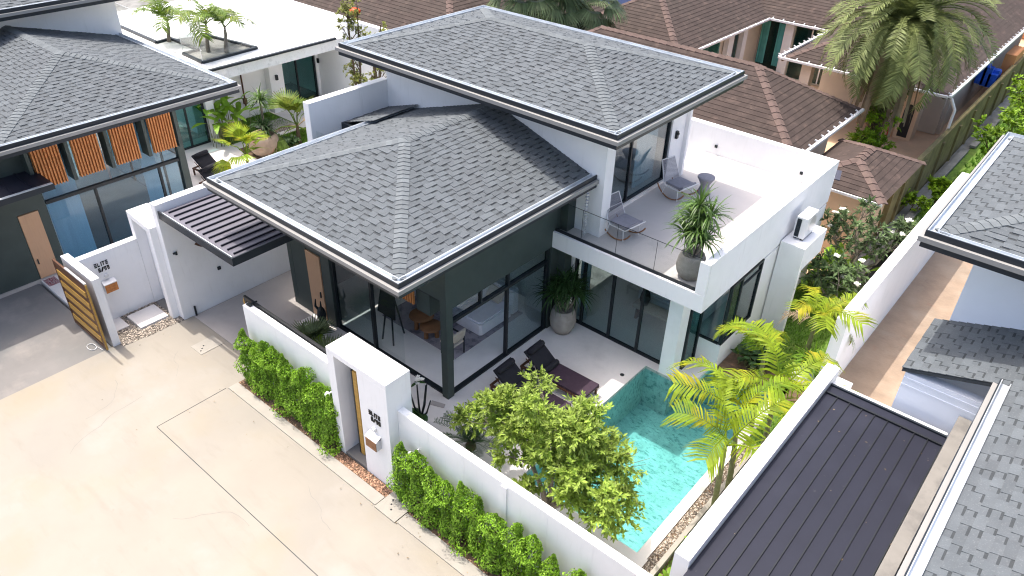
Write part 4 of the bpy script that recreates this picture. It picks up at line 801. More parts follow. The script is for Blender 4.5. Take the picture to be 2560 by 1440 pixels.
for x, y, h, r, lab in ((-2.45, 1.55, .42, .36, 'low round wooden coffee table farther from the dark post'), (-1.95, 1.42, .36, .32, 'lower round wooden coffee table nearer the dark corner post')):
    t = thing('coffee_table', lab, 'coffee table', (x, y, .022)); m = MB(); m.lathe([(0, h - .06), (r * .9, h - .06), (r, h - .03), (r * .97, h), (0, h)], (x, y, .022), 18); m.build('top', 'teak', t)
    for k in range(3): a = k * 2.1 + .4; m = MB(); m.tube([(x + r * .55 * math.cos(a), y + r * .55 * math.sin(a), .023), (x + r * .5 * math.cos(a), y + r * .5 * math.sin(a), h - .04)], .065, 8); m.build('leg', 'teak', t)
t = thing('armchair', 'cream and black armchair just inside beside the dark corner post', 'armchair', (-.98, 1.3, .02))
m = MB(); m.box(-1.22, -.76, 1.06, 1.52, .40, .46); m.build('seat', 'cream_fabric', t); m = MB(); m.beam((-.78, 1.29, .55), (-.72, 1.29, .86), .46, .05, (1, 0, 0)); m.build('backrest', 'cream_fabric', t)
for x in (-1.2, -.76):
    for y in (1.08, 1.5): m = MB(); m.beam((x, y, .022), (x, y, .62), .03); m.build('leg', 'frame_dark', t)
for y in (1.08, 1.5): m = MB(); m.beam((-1.2, y, .62), (-.74, y, .64), .04, .03); m.build('armrest', 'frame_dark', t)
t = thing('easel', 'black tripod easel holding a dark panel inside the sliding glass door', 'easel', (-2.6, .62, .01))
for a, b in (((-2.85, .42, .01), (-2.62, .6, 1.9)), ((-2.40, .42, .01), (-2.58, .6, 1.9)), ((-2.6, 1.0, .01), (-2.6, .62, 1.85))): m = MB(); m.beam(a, b, .035); m.build('leg', 'frame_dark', t)
m = MB(); m.add([(-2.95, .40, .95), (-2.25, .40, .95), (-2.35, .55, 1.95), (-2.85, .55, 1.95), (-2.95, .43, .95), (-2.25, .43, .95), (-2.35, .58, 1.95), (-2.85, .58, 1.95)], [(0, 1, 2, 3), (7, 6, 5, 4), (0, 4, 5, 1), (1, 5, 6, 2), (2, 6, 7, 3), (3, 7, 4, 0)]); m.build('panel', 'frame_dark', t)
t = thing('sculpture', 'small black figure sculpture standing outside beside the pale wooden front door', 'sculpture', (-4.48, -.35, .01))
m = MB(); m.lathe([(0, 0), (.14, 0), (.15, .08), (.10, .25), (.13, .45), (.10, .62), (.05, .70), (0, .72)], (-4.48, -.35, .01), 12); m.build('body', 'frame_dark', t)
m = MB(); m.tube([(-4.48, -.35, .55), (-4.62, -.42, .72), (-4.6, -.4, .95)], [.05, .035, .015], 6); m.tube([(-4.48, -.35, .55), (-4.36, -.42, .75), (-4.38, -.40, .98)], [.05, .035, .015], 6); m.tube([(-4.48, -.4, .1), (-4.72, -.55, .06), (-4.85, -.5, .03)], [.06, .04, .02], 6); m.build('arm', 'frame_dark', t)
# bedroom seen through the glass
t = thing('bench', 'pale upholstered bench on dark legs behind the ground floor glass', 'bench', (2.5, 6.2, .02))
m = MB(); soft(m, 1.7, 3.3, 5.95, 6.4, .42, .52, .03); m.build('seat', 'cream_fabric', t)
for x in (1.85, 3.15): m = MB(); m.box(x - .03, x + .03, 6.0, 6.35, .015, .42); m.build('leg', 'frame_dark', t)
t = thing('bed', 'white bed behind the bench inside the ground floor bedroom', 'bed', (2.5, 7.6, .02))
m = MB(); soft(m, 1.5, 3.5, 6.6, 8.6, .2, .6); m.build('mattress', 'fabric_white', t); m = MB(); m.box(1.45, 3.55, 8.62, 8.75, .02, 1.2); m.build('headboard', 'interior_wall', t)
m = MB(); m.box(1.2, 3.8, 5.4, 7.6, .013, .022); solo(m, 'rug', 'interior_wall', 'pale rug under the bed and bench in the ground floor bedroom', 'rug', (2.5, 6.5, 0))
m = MB(); m.lathe([(0, 0), (.10, 0), (.16, .2), (.12, .42), (.06, .5), (.07, .56), (0, .56)], (2.0, 6.15, .525), 12); solo(m, 'vase', 'frame_dark', 'black vase standing on the pale bedroom bench', 'vase', (2, 6.15, .52))
# ------------------------------------------------------------------ plants
def frond(L, pairs, ll, lw, elev, droop, hang=.25, fwd=.6, seed=1, rw=.022, t0=.16, curl=0., mb=None, fold=.3):
    rnd = random.Random(seed); m = mb or MB(); n = 14; a = elev; p = Vector((0, 0, 0)); pts = [p.copy()]; dirs = []
    for i in range(n):
        a = elev - droop * ((i + .5) / n) ** 1.3; d = Vector((math.cos(a), curl * (i / n), math.sin(a))); dirs.append(d); p = p + d * (L / n); pts.append(p.copy())
    m.tube(pts, [rw * (1 - .85 * i / n) for i in range(n + 1)], 4, .95, False)
    for k in range(pairs):
        t = t0 + (1 - t0) * (k + .5) / pairs; f = t * n; i = min(n - 1, int(f)); base = pts[i].lerp(pts[i + 1], f - i); d = dirs[i]
        up = Vector((0, 1, 0)).cross(d) * -1; up = Vector((-d.z, 0, d.x))
        prof = math.sin(math.pi * min(1, .18 + .78 * (1 - abs(2 * t - 1.05)) * .9)) if True else 1
        l = ll * max(.35, prof) * rnd.uniform(.88, 1.08)
        for s in (-1, 1):
            sd = Vector((0, s, 0)); q = (sd + d * fwd * rnd.uniform(.8, 1.25) + up * fold * rnd.uniform(.6, 1.3)).normalized()
            g = Vector((0, 0, -1)) * hang * rnd.uniform(.7, 1.4)
            m.strip([base, base + q * l * .5 + g * l * .18, base + q * l * .95 + g * l * .75], [lw * .7, lw, lw * .12], up, rnd.uniform(.75, 1.25))
    return m
def palm(name, label, base, h, lean, vars_, nfr, mat, trunk_r=.07, trunk='palm_trunk', group=None, elevs=None, seed=1, scale=1., ring_n=14, cat='palm tree', dry=0, azs=None):
    rnd = random.Random(seed); b = Vector(base); top = b + Vector((lean[0], lean[1], h))
    t = thing(name, label, cat, b, group)
    m = MB(); pts = []; rad = []
    for i in range(ring_n + 1):
        f = i / ring_n; pts.append(b.lerp(top, f) + Vector((lean[0], lean[1], 0)) * (-.35 * math.sin(math.pi * f) * .5)); rad.append(trunk_r * (1.25 - .35 * f) * (1.06 if i % 2 else .97))
    m.tube(pts, rad, 9); m.tube([top, top + Vector((lean[0] * .1, lean[1] * .1, .35 * scale))], [trunk_r * 1.0, trunk_r * .5], 8, 1.15); m.build('trunk', trunk, t)
    for i in range(nfr):
        me = vars_[i % len(vars_)]; o = bpy.data.objects.new('frond', me); COL.objects.link(o); o.parent = t
        o.location = top - b + Vector((0, 0, .25 * scale)); s = scale * rnd.uniform(.85, 1.1); o.scale = (s, s, s)
        az = R(azs[i % len(azs)]) if azs else i * 2.39996 + rnd.uniform(-.25, .25); tilt = (elevs[i % len(elevs)] if elevs else 0) + rnd.uniform(-.12, .12)
        o.rotation_euler = (Matrix.Rotation(az, 3, 'Z') @ Matrix.Rotation(-tilt, 3, 'Y') @ Matrix.Rotation(rnd.uniform(-.35, .35), 3, 'X')).to_euler()
        if dry and i >= nfr - dry: o.data = DRY
    return t
areca = [frond(1.6, 24, .56, .046, e, d, .6, .65, 40 + i, .022, curl=c).mesh('areca_frond', 'leaf_areca') for i, (e, d, c) in enumerate(((1.15, 1.8, .3), (1.0, 1.6, -.3), (.85, 1.8, .15), (1.3, 1.3, -.1)))]
areca_g = [frond(1.5, 26, .52, .042, e, d, .45, .65, 240 + i, .022, curl=c).mesh('areca_frond', 'leaf_green') for i, (e, d, c) in enumerate(((1.15, 1.8, .3), (1.0, 1.6, -.3), (.85, 1.8, .15)))]
DRY = frond(1.3, 22, .4, .03, .3, 1.9, .8, .5, 59, .02).mesh('dry_frond', 'leaf_dry')
ar_el = (.1, -.25, .35, -.3, .2, -.1, -.4)
for i, (b, h, ln, n, s, lab, dr, azs) in enumerate((
    ((7.05, .90, -.05), 2.15, (-.05, -.1), 5, 1.0, 'yellow green palm nearest the street wall, leaning over the pool coping', 0, (-100, -12, 62, 125, -168)),
    ((7.1, 3.1, -.05), 1.9, (-.05, 0), 5, 1.12, 'yellow green palm in the middle of the pool row, spreading over the dark canopy', 0, (-8, -45, -130, 75, 140)),
    ((6.95, 1.85, -.05), 2.1, (-.1, -.2), 4, 1.05, 'yellow green palm leaning out over the pool with upright centre fronds', 0, (172, 120, 60, -150)),
    ((6.4, 4.2, -.05), 2.0, (-.1, -.1), 3, .9, 'yellow green palm at the far corner of the pool in front of the white wall', 0, (-160, 110, 165)),
    ((6.5, 6.9, -.02), 1.6, (.0, -.05), 8, .92, 'yellow green palm with a drying frond against the white garden wall', 1, (-75, 95, -20, 60, -120, 130, 20, -170)))):
    palm('areca_palm', lab, b, h, ln, areca, n, 'leaf_areca', .055, group='yellow green palms beside the pool', elevs=ar_el, seed=60 + i, scale=s, dry=dr, azs=azs)
well = [palm('areca_palm', lab, b, h, (0, .1), areca_g, n, 'leaf_areca', .07, 'bark_grey', 'palms in the glass railed terrace well', ar_el, 80 + i, s) for i, (b, h, n, s, lab) in enumerate((
    ((-21.9, 5.5, 3.16), .55, 10, 1.1, 'bushy palm in the left part of the glass railed terrace well'), ((-19.5, 5.9, 3.16), .8, 7, 1.2, 'arching palm in the front corner of the glass railed terrace well'), ((-18.95, 6.4, 3.16), .7, 5, 1.1, 'small palm at the right end of the terrace well')))]
# big date palm
date = [frond(3.4, 44, .48, .042, e, d, .12, .75, 90 + i, .035, .1, c, fold=.35).mesh('date_frond', 'leaf_date') for i, (e, d, c) in enumerate(((.7, 1.6, .12), (.9, 1.9, -.12), (.5, 1.7, 0), (1.05, 1.5, .1)))]
DP = palm('date_palm', 'huge grey green date palm with a dense drooping crown at the upper right', (3.1, 21, 0), 5.7, (.0, .0), date, 165, 'leaf_date', .28, 'bark_brown', elevs=(.5, -.2, -.6, -.95, .75, -.4, -1.25, -.8, .15, -1.1, -1.4, -.7), seed=99)
sk = MB(); rnd = random.Random(3)
for i in range(30):
    a = rnd.random() * 6.28; r = rnd.uniform(.25, .6); p = Vector((3.1, 21, 5.5)); sk.strip([p + Vector((math.cos(a) * .25, math.sin(a) * .25, 0)), p + Vector((math.cos(a) * (r + .5), math.sin(a) * (r + .5), -.7)), p + Vector((math.cos(a) * (r + .7), math.sin(a) * (r + .7), -2.6 - rnd.random()))], [.12, .25, .1], (0, 0, 1), rnd.uniform(.6, 1.1))
sk.build('dead_frond', 'leaf_dry', DP)
# fan palms
def fan(r, segs, petiole, seed, droop=.5, spread=2.6):
    rnd = random.Random(seed); m = MB(); m.tube([(0, 0, 0), (petiole * .6, 0, petiole * .25), (petiole, 0, petiole * .22)], [.018, .014, .01], 4, .9, False); c = Vector((petiole, 0, petiole * .22))
    for i in range(segs):
        a = -spread / 2 + spread * i / (segs - 1); d = Vector((math.cos(a), math.sin(a), .12)); l = r * (1 - .25 * abs(a) / spread) * rnd.uniform(.9, 1.05); t = rnd.uniform(.7, 1.3)
        m.strip([c, c + d * l * .45 + Vector((0, 0, .05)), c + d * l * .8 + Vector((0, 0, -.12 * droop)), c + d * l + Vector((0, 0, -.35 * droop * l))], [.015, .07 * r, .05 * r, .008], (0, 0, 1), t)
    return m
fans = [fan(.85, 26, .8, 5 + i, .6 + .3 * i).mesh('fan_frond', 'leaf_fan') for i in range(3)]; fansg = [fan(.62, 22, .55, 25 + i, .3 + .2 * i, 2.3).mesh('fan_frond', 'leaf_green') for i in range(3)]; fansy = [fan(.62, 22, .55, 15 + i, .3 + .2 * i, 2.3).mesh('fan_frond', 'leaf_areca') for i in range(3)]
palm('fan_palm', 'dense green fan palm at the top edge behind the grey roof ridge', (-11.2, 17.0, 0), 4.6, (0, 0), fans, 40, 'leaf_fan', .2, 'bark_brown', elevs=(.8, .2, -.4, -.9, .5, -.2), seed=120, scale=1.5)
palm('fan_palm', 'second fan palm at the top edge overlapping the first one', (-9.7, 18.6, 0), 4.3, (0, 0), fans, 30, 'leaf_fan', .2, 'bark_brown', elevs=(.8, .2, -.4, -.9, .5, -.2), seed=121, scale=1.35)
palm('fan_palm', 'yellow green fan palm with hanging dry leaves on the left lawn', (-15.35, 6.9, .03), .35, (.0, 0), fansg, 13, 'leaf_areca', .09, 'bark_brown', elevs=(.9, .3, -.3, -.8, .6), seed=122, scale=1.6, dry=2)
palm('fan_palm', 'small bright yellow palm showing over the near grey roof edge', (-13.4, 3.3, 0), 1.0, (0, 0), fansy, 9, 'leaf_areca', .06, 'bark_brown', elevs=(1.0, .2, -.3, .6), seed=123, scale=1.15)
# strap leaved plants in pots
def rosette(m, c, n, L, w, seed, spread=1.0, droop=1.0, up0=.3, mn=.0):
    rnd = random.Random(seed); c = Vector(c)
    for i in range(n):
        a = rnd.random() * 6.283; e = math.asin(min(1, max(mn, rnd.random()) ** .8)) if spread >= 1 else rnd.uniform(up0, 1.5); l = L * rnd.uniform(.7, 1.1)
        d = Vector((math.cos(a) * math.cos(e), math.sin(a) * math.cos(e), math.sin(e))); pts = [c.copy()]; p = c.copy()
        for k in range(4): p = p + d * (l / 4); d = (d + Vector((0, 0, -.26 * droop * (.5 + math.cos(e))))).normalized(); pts.append(p.copy())
        m.strip(pts, [w * .6, w, w, w * .8, w * .1], (0, 0, 1), rnd.uniform(.65, 1.35))
    return m
def strap_plant(name, label, base, pot_r, pot_h, heads, mat='leaf_strap', L=.62, w=.035, n=70, potmat='pot_concrete', seed=1, cat='potted plant'):
    b = Vector(base); t = thing(name, label, cat, b); rnd = random.Random(seed)
    if pot_r:
        m = MB(); m.lathe([(0, 0), (pot_r * .62, 0), (pot_r * .9, pot_h * .25), (pot_r, pot_h * .5), (pot_r * .92, pot_h * .8), (pot_r * .78, pot_h), (pot_r * .68, pot_h), (pot_r * .66, pot_h * .9), (0, pot_h * .9)], b, 22); m.build('pot', potmat, t)
    s = MB(); f = MB()
    for i, (dx, dy, dz) in enumerate(heads):
        p0 = b + Vector((dx * .2, dy * .2, pot_h * .88)); p1 = b + Vector((dx, dy, pot_h + dz)); s.tube([p0, p0.lerp(p1, .5) + Vector((dx * .1, dy * .1, 0)), p1], [.035, .028, .022], 6)
        rosette(f, p1, n, L, w, seed * 31 + i, 1, 1.15)
    s.build('stem', 'bark_grey', t); f.build('foliage', mat, t); return t
strap_plant('potted_dracaena', 'tall strap leaved plant in a round stone pot on the terrace corner', (3.93, 4.50, 3.152), .36, .66, [(-.05, 0, 1.25), (.2, .12, 1.0), (-.22, .1, .85), (.08, -.2, .7), (-.2, -.15, .5), (.25, -.1, .45), (0, .2, .6), (.0, 0, .9)], L=.66, w=.036, n=60, seed=3)
strap_plant('potted_dracaena', 'dense strap leaved plant in a tall stone pot in the corner of the patio', (.60, 4.12, .005), .38, .78, [(0, 0, .85), (.28, -.1, .7), (-.25, .0, .7), (.1, .2, .75), (-.1, -.25, .55), (.3, .15, .5), (-.3, -.15, .4)], 'leaf_dark', L=.70, w=.03, n=70, seed=5)
strap_plant('potted_yucca', 'spiky plant in a large weathered bowl on the left lawn edge', (-15.5, 5.36, .03), .62, .85, [(0, 0, .35), (.1, .1, .15)], 'leaf_dark', .6, .05, 45, 'terracotta_pot', 7)
strap_plant('yucca', 'slender spiky yucca rising behind the weathered bowl', (-15.9, 5.7, .03), 0, .1, [(0, 0, 2.0), (.1, 0, 1.9)], 'leaf_strap', .7, .05, 45, seed=9, cat='shrub')
# cycads and stiff fan plants
def cycad(label, base, L, n, mat, seed, name='cycad', elev=(.5, 1.1), ll=.16, pot=0):
    b = Vector(base); t = thing(name, label, 'shrub', b); rnd = random.Random(seed); m = MB()
    for i in range(n):
        e = rnd.uniform(*elev); f = frond(L * rnd.uniform(.8, 1.1), 24, ll, .018, e, .9, .05, .5, seed + i, .012, .12, 0, None, .4); a = i * 2.4; ca, sa = math.cos(a), math.sin(a)
        f.v = [(b.x + x * ca - y * sa, b.y + x * sa + y * ca, b.z + .18 + z) for x, y, z in f.v]; k = len(m.v); m.v += f.v; m.f += [tuple(j + k for j in q) for q in f.f]; m.t += f.t; m.sm += f.sm
    m.build('foliage', mat, t); m = MB(); m.lathe([(0, -.02), (.12, -.02), (.13, .1), (.09, .2), (0, .22)], b, 10); m.build('stem', 'bark_brown', t); return t
cycad('dark feathery cycad behind the street wall left of the pool tree', (1.78, -.95, 0), .95, 22, 'leaf_dark', 130)
def fanbush(label, base, n, r, seed, mat):
    b = Vector(base); t = thing('fan_shrub', label, 'shrub', b); m = MB(); rnd = random.Random(seed)
    for i in range(n):
        f = fan(r, 16, .30, seed + i, .15, 2.0); a = i * 2.4; e = rnd.uniform(.45, 1.25); Rm = Matrix.Rotation(a, 3, 'Z') @ Matrix.Rotation(-e, 3, 'Y'); k = len(m.v); m.v += [tuple(b + Rm @ Vector(v)) for v in f.v]; m.f += [tuple(j + k for j in q) for q in f.f]; m.t += f.t; m.sm += f.sm
    m.build('foliage', mat, t); return t
fanbush('spiky fan leaved shrub behind the parked gate, farther from the portal', (-4.0, -1.05, 0), 9, .62, 140, 'leaf_fan'); fanbush('spiky fan leaved shrub behind the parked gate, next to the portal', (-3.05, -1.3, 0), 9, .62, 150, 'leaf_fan')
def broadleaf(name, label, base, n, L, w, h, mat, seed, cat='shrub', spread=.25):
    b = Vector(base); t = thing(name, label, cat, b); rnd = random.Random(seed); m = MB(); s = MB()
    for i in range(n):
        a = rnd.random() * 6.28; o = b + Vector((rnd.uniform(-spread, spread), rnd.uniform(-spread, spread), 0)); hh = h * rnd.uniform(.5, 1); e = rnd.uniform(.2, 1.1); d = Vector((math.cos(a) * math.cos(e), math.sin(a) * math.cos(e), math.sin(e)))
        p = o + Vector((d.x * .15, d.y * .15, hh)); s.tube([o, p], [.014, .008], 4); pts = [p]; dd = d.copy()
        for k in range(4): p = p + dd * (L / 4); dd = (dd + Vector((0, 0, -.28))).normalized(); pts.append(p)
        m.strip(pts, [w * .2, w * .9, w, w * .75, w * .08], (0, 0, 1), rnd.uniform(.7, 1.3))
    m.build('foliage', mat, t); s.build('stem', 'palm_trunk', t); return t
broadleaf('broadleaf_plant', 'bright broad leaved plant between the spiky shrubs behind the parked gate', (-3.55, -1.45, 0), 22, .42, .2, .35, 'leaf_bright', 160)
broadleaf('broadleaf_plant', 'two pale banana like leaves behind the street wall beside the cycad', (2.35, -1.75, 0), 6, .5, .2, .5, 'leaf_bright', 161)
broadleaf('banana_plant', 'glossy banana plants beside the white pillar of the left house', (-18.0, 5.1, 0), 46, .85, .24, 1.4, 'leaf_hedge', 162, spread=.8)
for i, (x, y, r) in enumerate(((-16.2, 5.5, .3), (-15.9, 6.1, .3), (-15.2, 6.3, .28))): broadleaf('round_bush', ('dark low bush left of the weathered bowl', 'dark low bush behind the weathered bowl', 'dark low bush right of the weathered bowl')[i], (x, y, .03), 90, .22, .11, .35, 'leaf_dark', 170 + i, spread=.3)
broadleaf('broadleaf_plant', 'broad leaved green plants at the back garden under the flowering trees', (5.5, 11.4, 0), 60, .6, .2, .9, 'leaf_hedge', 175, spread=.8)
broadleaf('round_bush', 'dark rounded bush on the lawn by the white window wall', (5.4, 6.5, 0), 110, .24, .12, .4, 'leaf_dark', 176, spread=.35)
broadleaf('ground_creeper', 'bright creeping plants at the foot of the white wall, near end', (7.35, -1.3, -.04), 120, .2, .1, .2, 'leaf_hedge', 177, spread=.3); broadleaf('ground_creeper', 'bright creeping plants along the white wall below the nearest palm', (7.4, -.1, -.04), 60, .18, .09, .15, 'leaf_hedge', 178, spread=.3)
# hedges of columnar shrubs
def leafball(m, n, shape, size, seed, tones=(.6, 1.4)):
    rnd = random.Random(seed)
    for _ in range(n):
        p, nn = shape(rnd); d = (nn + Vector((rnd.uniform(-1, 1), rnd.uniform(-1, 1), rnd.uniform(-.5, 1))) * .75).normalized(); s = size * rnd.uniform(.7, 1.3); x = d.orthogonal().normalized(); x = (Matrix.Rotation(rnd.random() * 6.28, 3, d) @ x); y = d.cross(x)
        t = rnd.uniform(*tones); m.add([p - x * s * .5, p + y * s * .24 + d * s * .06, p + x * s * .5 - d * s * .10, p - y * s * .24 + d * s * .06], [(0, 1, 2, 3)], t)
def shrubmesh(seed, h=1.6, r=.21):
    rr = random.Random(seed); lob = [(rr.random() * 6.28, rr.uniform(.1, .9) * h, rr.uniform(.06, .13)) for _ in range(18)]
    def sh(rnd):
        z = h * rnd.random() ** .85; a = rnd.random() * 6.283; rad = r * (1 - (z / h) ** 1.7) ** .75 * (.82 + .18 * math.sin(5 * z + seed)) + .02
        for la, lz, lr in lob: rad += lr * max(0, 1 - ((z - lz) / .16) ** 2) * max(0, math.cos(a - la)) ** 2
        rad *= rnd.uniform(.62, 1.03); return Vector((rad * math.cos(a), rad * math.sin(a), z)), Vector((math.cos(a), math.sin(a), .5))
    m = MB(); leafball(m, 3400, sh, .062, seed, (.35, 1.5)); return m.mesh('hedge_foliage', 'leaf_hedge')
SHR = [shrubmesh(300 + i) for i in range(5)]
stem = MB(); stem.tube([(0, 0, 0), (.02, .01, .6), (0, 0, 1.2)], [.03, .022, .01], 6); STEM = stem.mesh('hedge_stem', 'bark_brown')
rnd = random.Random(12)
def hedge(xs, hs, side, grp):
    for i, (x, h) in enumerate(zip(xs, hs)):
        if side == 'left': lab = 'clipped green column shrub, %s along the short street wall' % ('first at the carport end', 'second from the carport end', 'third from the carport end', 'fourth from the carport end', 'fifth from the carport end', 'fifth from the portal', 'fourth from the portal', 'third from the portal', 'second from the portal', 'last beside the portal')[i]
        else: lab = 'clipped green column shrub, %s along the long street wall' % ('first and darkest beside the portal', 'second from the portal', 'third from the portal', 'fourth from the portal', 'fifth from the portal', 'sixth from the portal', 'seventh from the portal', 'eighth from the portal', 'ninth from the portal', 'tenth from the portal', 'last at the bottom edge')[i]
        t = thing('hedge_shrub', lab, 'hedge shrub', (x, -3.0 + rnd.uniform(-.03, .03), .0), grp); s = h / 1.6 * 1.07
        for nm, me in (('foliage', SHR[i % 5]), ('stem', STEM)):
            o = bpy.data.objects.new(nm, me); COL.objects.link(o); o.parent = t; k = rnd.uniform(.95, 1.12); o.scale = (k, k * .9, s); o.rotation_euler = (0, 0, rnd.random() * 6.28)
hedge([-3.95, -3.5, -3.12, -2.72, -2.30, -1.95, -1.52, -1.12, -.85, -.62], [1.60, 1.42, 1.66, 1.70, 1.72, 1.42, 1.74, 1.55, 1.66, 1.5], 'left', 'hedge shrubs along the short street wall')
hedge([1.75, 2.22, 2.62, 3.05, 3.45, 3.85, 4.35, 4.85, 5.3, 5.75, 6.3], [1.62, 1.70, 1.55, 1.45, 1.72, 1.62, 1.5, 1.6, 1.72, 1.58, 1.62], 'right', 'hedge shrubs along the long street wall')
def garden_light(x, lab):
    t = thing('garden_light', lab, 'garden light', (x, -3.06, 1.0)); m = MB(); m.tube([(x, -2.75, 1.5), (x, -2.95, 1.52)], .02, 6); m.build('arm', 'white_metal', t); m = MB(); m.lathe([(0, .06), (.06, .05), (.07, .0), (.05, -.04), (0, -.05)], (x, -2.98, 1.52), 10); m.build('lamp_head', 'white_metal', t)
garden_light(2.0, 'small white round wall light above the hedge right of the portal'); garden_light(-.72, 'small white round wall light above the hedge left of the portal')
# trees
def tree(name, label, base, limbs, clumps, leafmat, barkmat, size, per, seed, trunk_r=.08, group=None, cat='tree', tones=(.55, 1.45), aspect=.24, flowers=None, fork=1.0):
    b = Vector(base); t = thing(name, label, cat, b, group); rnd = random.Random(seed); tr = MB(); lf = MB(); ends = []
    for (dx, dy, dz) in limbs:
        p = b + Vector((dx, dy, dz)); mid = b.lerp(p, .5) + Vector((-dx * .18 + rnd.uniform(-.1, .1), -dy * .18 + rnd.uniform(-.1, .1), 0)); tr.tube([b + Vector((dx * .05, dy * .05, 0)), b.lerp(mid, .5) + Vector((rnd.uniform(-.04, .04), rnd.uniform(-.04, .04), 0)), mid, p], [trunk_r, trunk_r * .8, trunk_r * .62, trunk_r * .4], 7); ends += [mid, p]
    for (cx, cy, cz, cr_) in clumps:
        c = b + Vector((cx, cy, cz)); e = min(ends, key=lambda q: (q - c).length + max(0, q.z - c.z) * 2); tr.tube([e, e.lerp(c, .5) + Vector((rnd.uniform(-.08, .08), rnd.uniform(-.08, .08), -.05)), c], [trunk_r * .35, trunk_r * .22, trunk_r * .08], 5)
        for k in range(4): tr.tube([e.lerp(c, .6), c + Vector((rnd.uniform(-1, 1), rnd.uniform(-1, 1), rnd.uniform(-.6, .8))) * cr_ * .8], [trunk_r * .14, trunk_r * .05], 4)
        ct = rnd.uniform(.8, 1.2)
        # leaves grow along twigs that radiate from the clump centre
        for k in range(max(1, int(per / 14))):
            d = Vector((rnd.gauss(0, 1), rnd.gauss(0, 1), rnd.gauss(.25, .8))).normalized(); L = cr_ * rnd.uniform(.55, 1.15); st = c + d * L * .35; en = c + d * L + Vector((0, 0, -.08 * L))
            for q in range(14):
                f = (q + .5) / 14; p = st.lerp(en, f); sd = Vector((rnd.gauss(0, 1), rnd.gauss(0, 1), rnd.gauss(0, .6))); x = (d * .8 + sd * .7).normalized(); up = Vector((rnd.uniform(-.5, .5), rnd.uniform(-.5, .5), 1)); y = x.cross(up).normalized(); n = y.cross(x); s = size * rnd.uniform(.7, 1.25)
                lf.add([p, p + x * s * .45 + y * s * aspect + n * s * .03, p + x * s - n * s * .10, p + x * s * .45 - y * s * aspect + n * s * .03], [(0, 1, 2, 3)], ct * rnd.uniform(*tones))
    tr.build('trunk', barkmat, t); lf.build('crown', leafmat, t)
    if flowers:
        for (fx, fy, fz) in flowers:
            fl = MB(); c = b + Vector((fx, fy, fz))
            for k in range(9):
                p = c + Vector((rnd.uniform(-.06, .06), rnd.uniform(-.06, .06), rnd.uniform(-.03, .03)))
                for q in range(5):
                    a = q * 1.2566; x = Vector((math.cos(a), math.sin(a), .25)); y = Vector((-math.sin(a), math.cos(a), 0)); fl.add([p, p + x * .035 + y * .02, p + x * .06, p + x * .035 - y * .02], [(0, 1, 2, 3)])
            fl.build('flower', 'flower', t)
    return t
rnd = random.Random(21); cl = []
def ell(n, c, r, rc):
    out = []
    for _ in range(n):
        while True:
            v = Vector((rnd.uniform(-1, 1), rnd.uniform(-1, 1), rnd.uniform(-1, 1)))
            if .25 < v.length < 1: break
        out.append((c[0] + v.x * r[0], c[1] + v.y * r[1], c[2] + v.z * r[2], rc * rnd.uniform(.8, 1.25)))
    return out
cl = ell(14, (-.15, .15, 2.65), (.95, .75, .6), .40) + ell(14, (-1.3, .05, 1.85), (.95, .65, .55), .38) + ell(17, (1.15, .05, 1.75), (1.05, .75, .75), .40) + ell(9, (.3, -.1, 1.2), (1.4, .65, .45), .34) + ell(6, (-.2, .2, 2.1), (1.3, .65, .5), .40)
tree('pool_tree', 'leafy light green tree leaning over the pool behind the street wall', (4.25, -1.15, 0), [(-.9, .1, 1.5), (-.2, .3, 2.1), (.6, .05, 1.4), (.95, -.1, 1.0), (-.4, -.2, 1.3)], cl, 'leaf_tree', 'bark_grey', .118, 430, 41, .075, aspect=.2)
pl = ell(16, (-.1, .0, 1.75), (1.25, 1.1, .7), .36) + ell(10, (.3, .3, 2.0), (1.1, .9, .6), .36); fl = [(c[0] + .05, c[1], c[2] + c[3] * .8) for c in pl[::3]]
tree('plumeria_tree', 'flowering tree with bare grey branches behind the villa beside the garden wall', (5.75, 12.4, 0), [(-.7, -.2, 1.3), (.5, .4, 1.4), (.1, -.5, 1.2), (.7, -.4, 1.1), (-.3, .6, 1.5)], pl, 'leaf_plumeria', 'bark_grey', .20, 75, 43, .08, flowers=fl, aspect=.16)
pl = ell(14, (.0, .0, 1.15), (.95, .95, .5), .36); fl = [(c[0], c[1], c[2] + c[3] * .8) for c in pl[::4]]
tree('plumeria_tree', 'lower darker flowering tree nearer the palms beside the garden wall', (6.1, 10.2, 0), [(-.5, -.1, .8), (.4, .4, .9), (.1, -.5, .8)], pl, 'leaf_plumeria', 'bark_grey', .24, 75, 44, .07, flowers=fl, aspect=.17)
for i, (b, h, lab) in enumerate((((-14.3, 9.4, 0), 5.4, 'slender sparse tree behind the side wall, left of the pair'), ((-12.75, 9.2, 0), 5.0, 'slender sparse tree behind the side wall, right of the pair'))):
    c2 = [(rnd.uniform(-.45, .45), rnd.uniform(-.4, .4), rnd.uniform(.3, 1) * h, .28) for _ in range(30)]; tree('slender_tree', lab, b, [(-.3, 0, h * .9), (.25, .1, h), (.05, -.2, h * .75)], c2, 'leaf_olive', 'bark_brown', .12, 110, 50 + i, .07, group='slender trees behind the side wall')
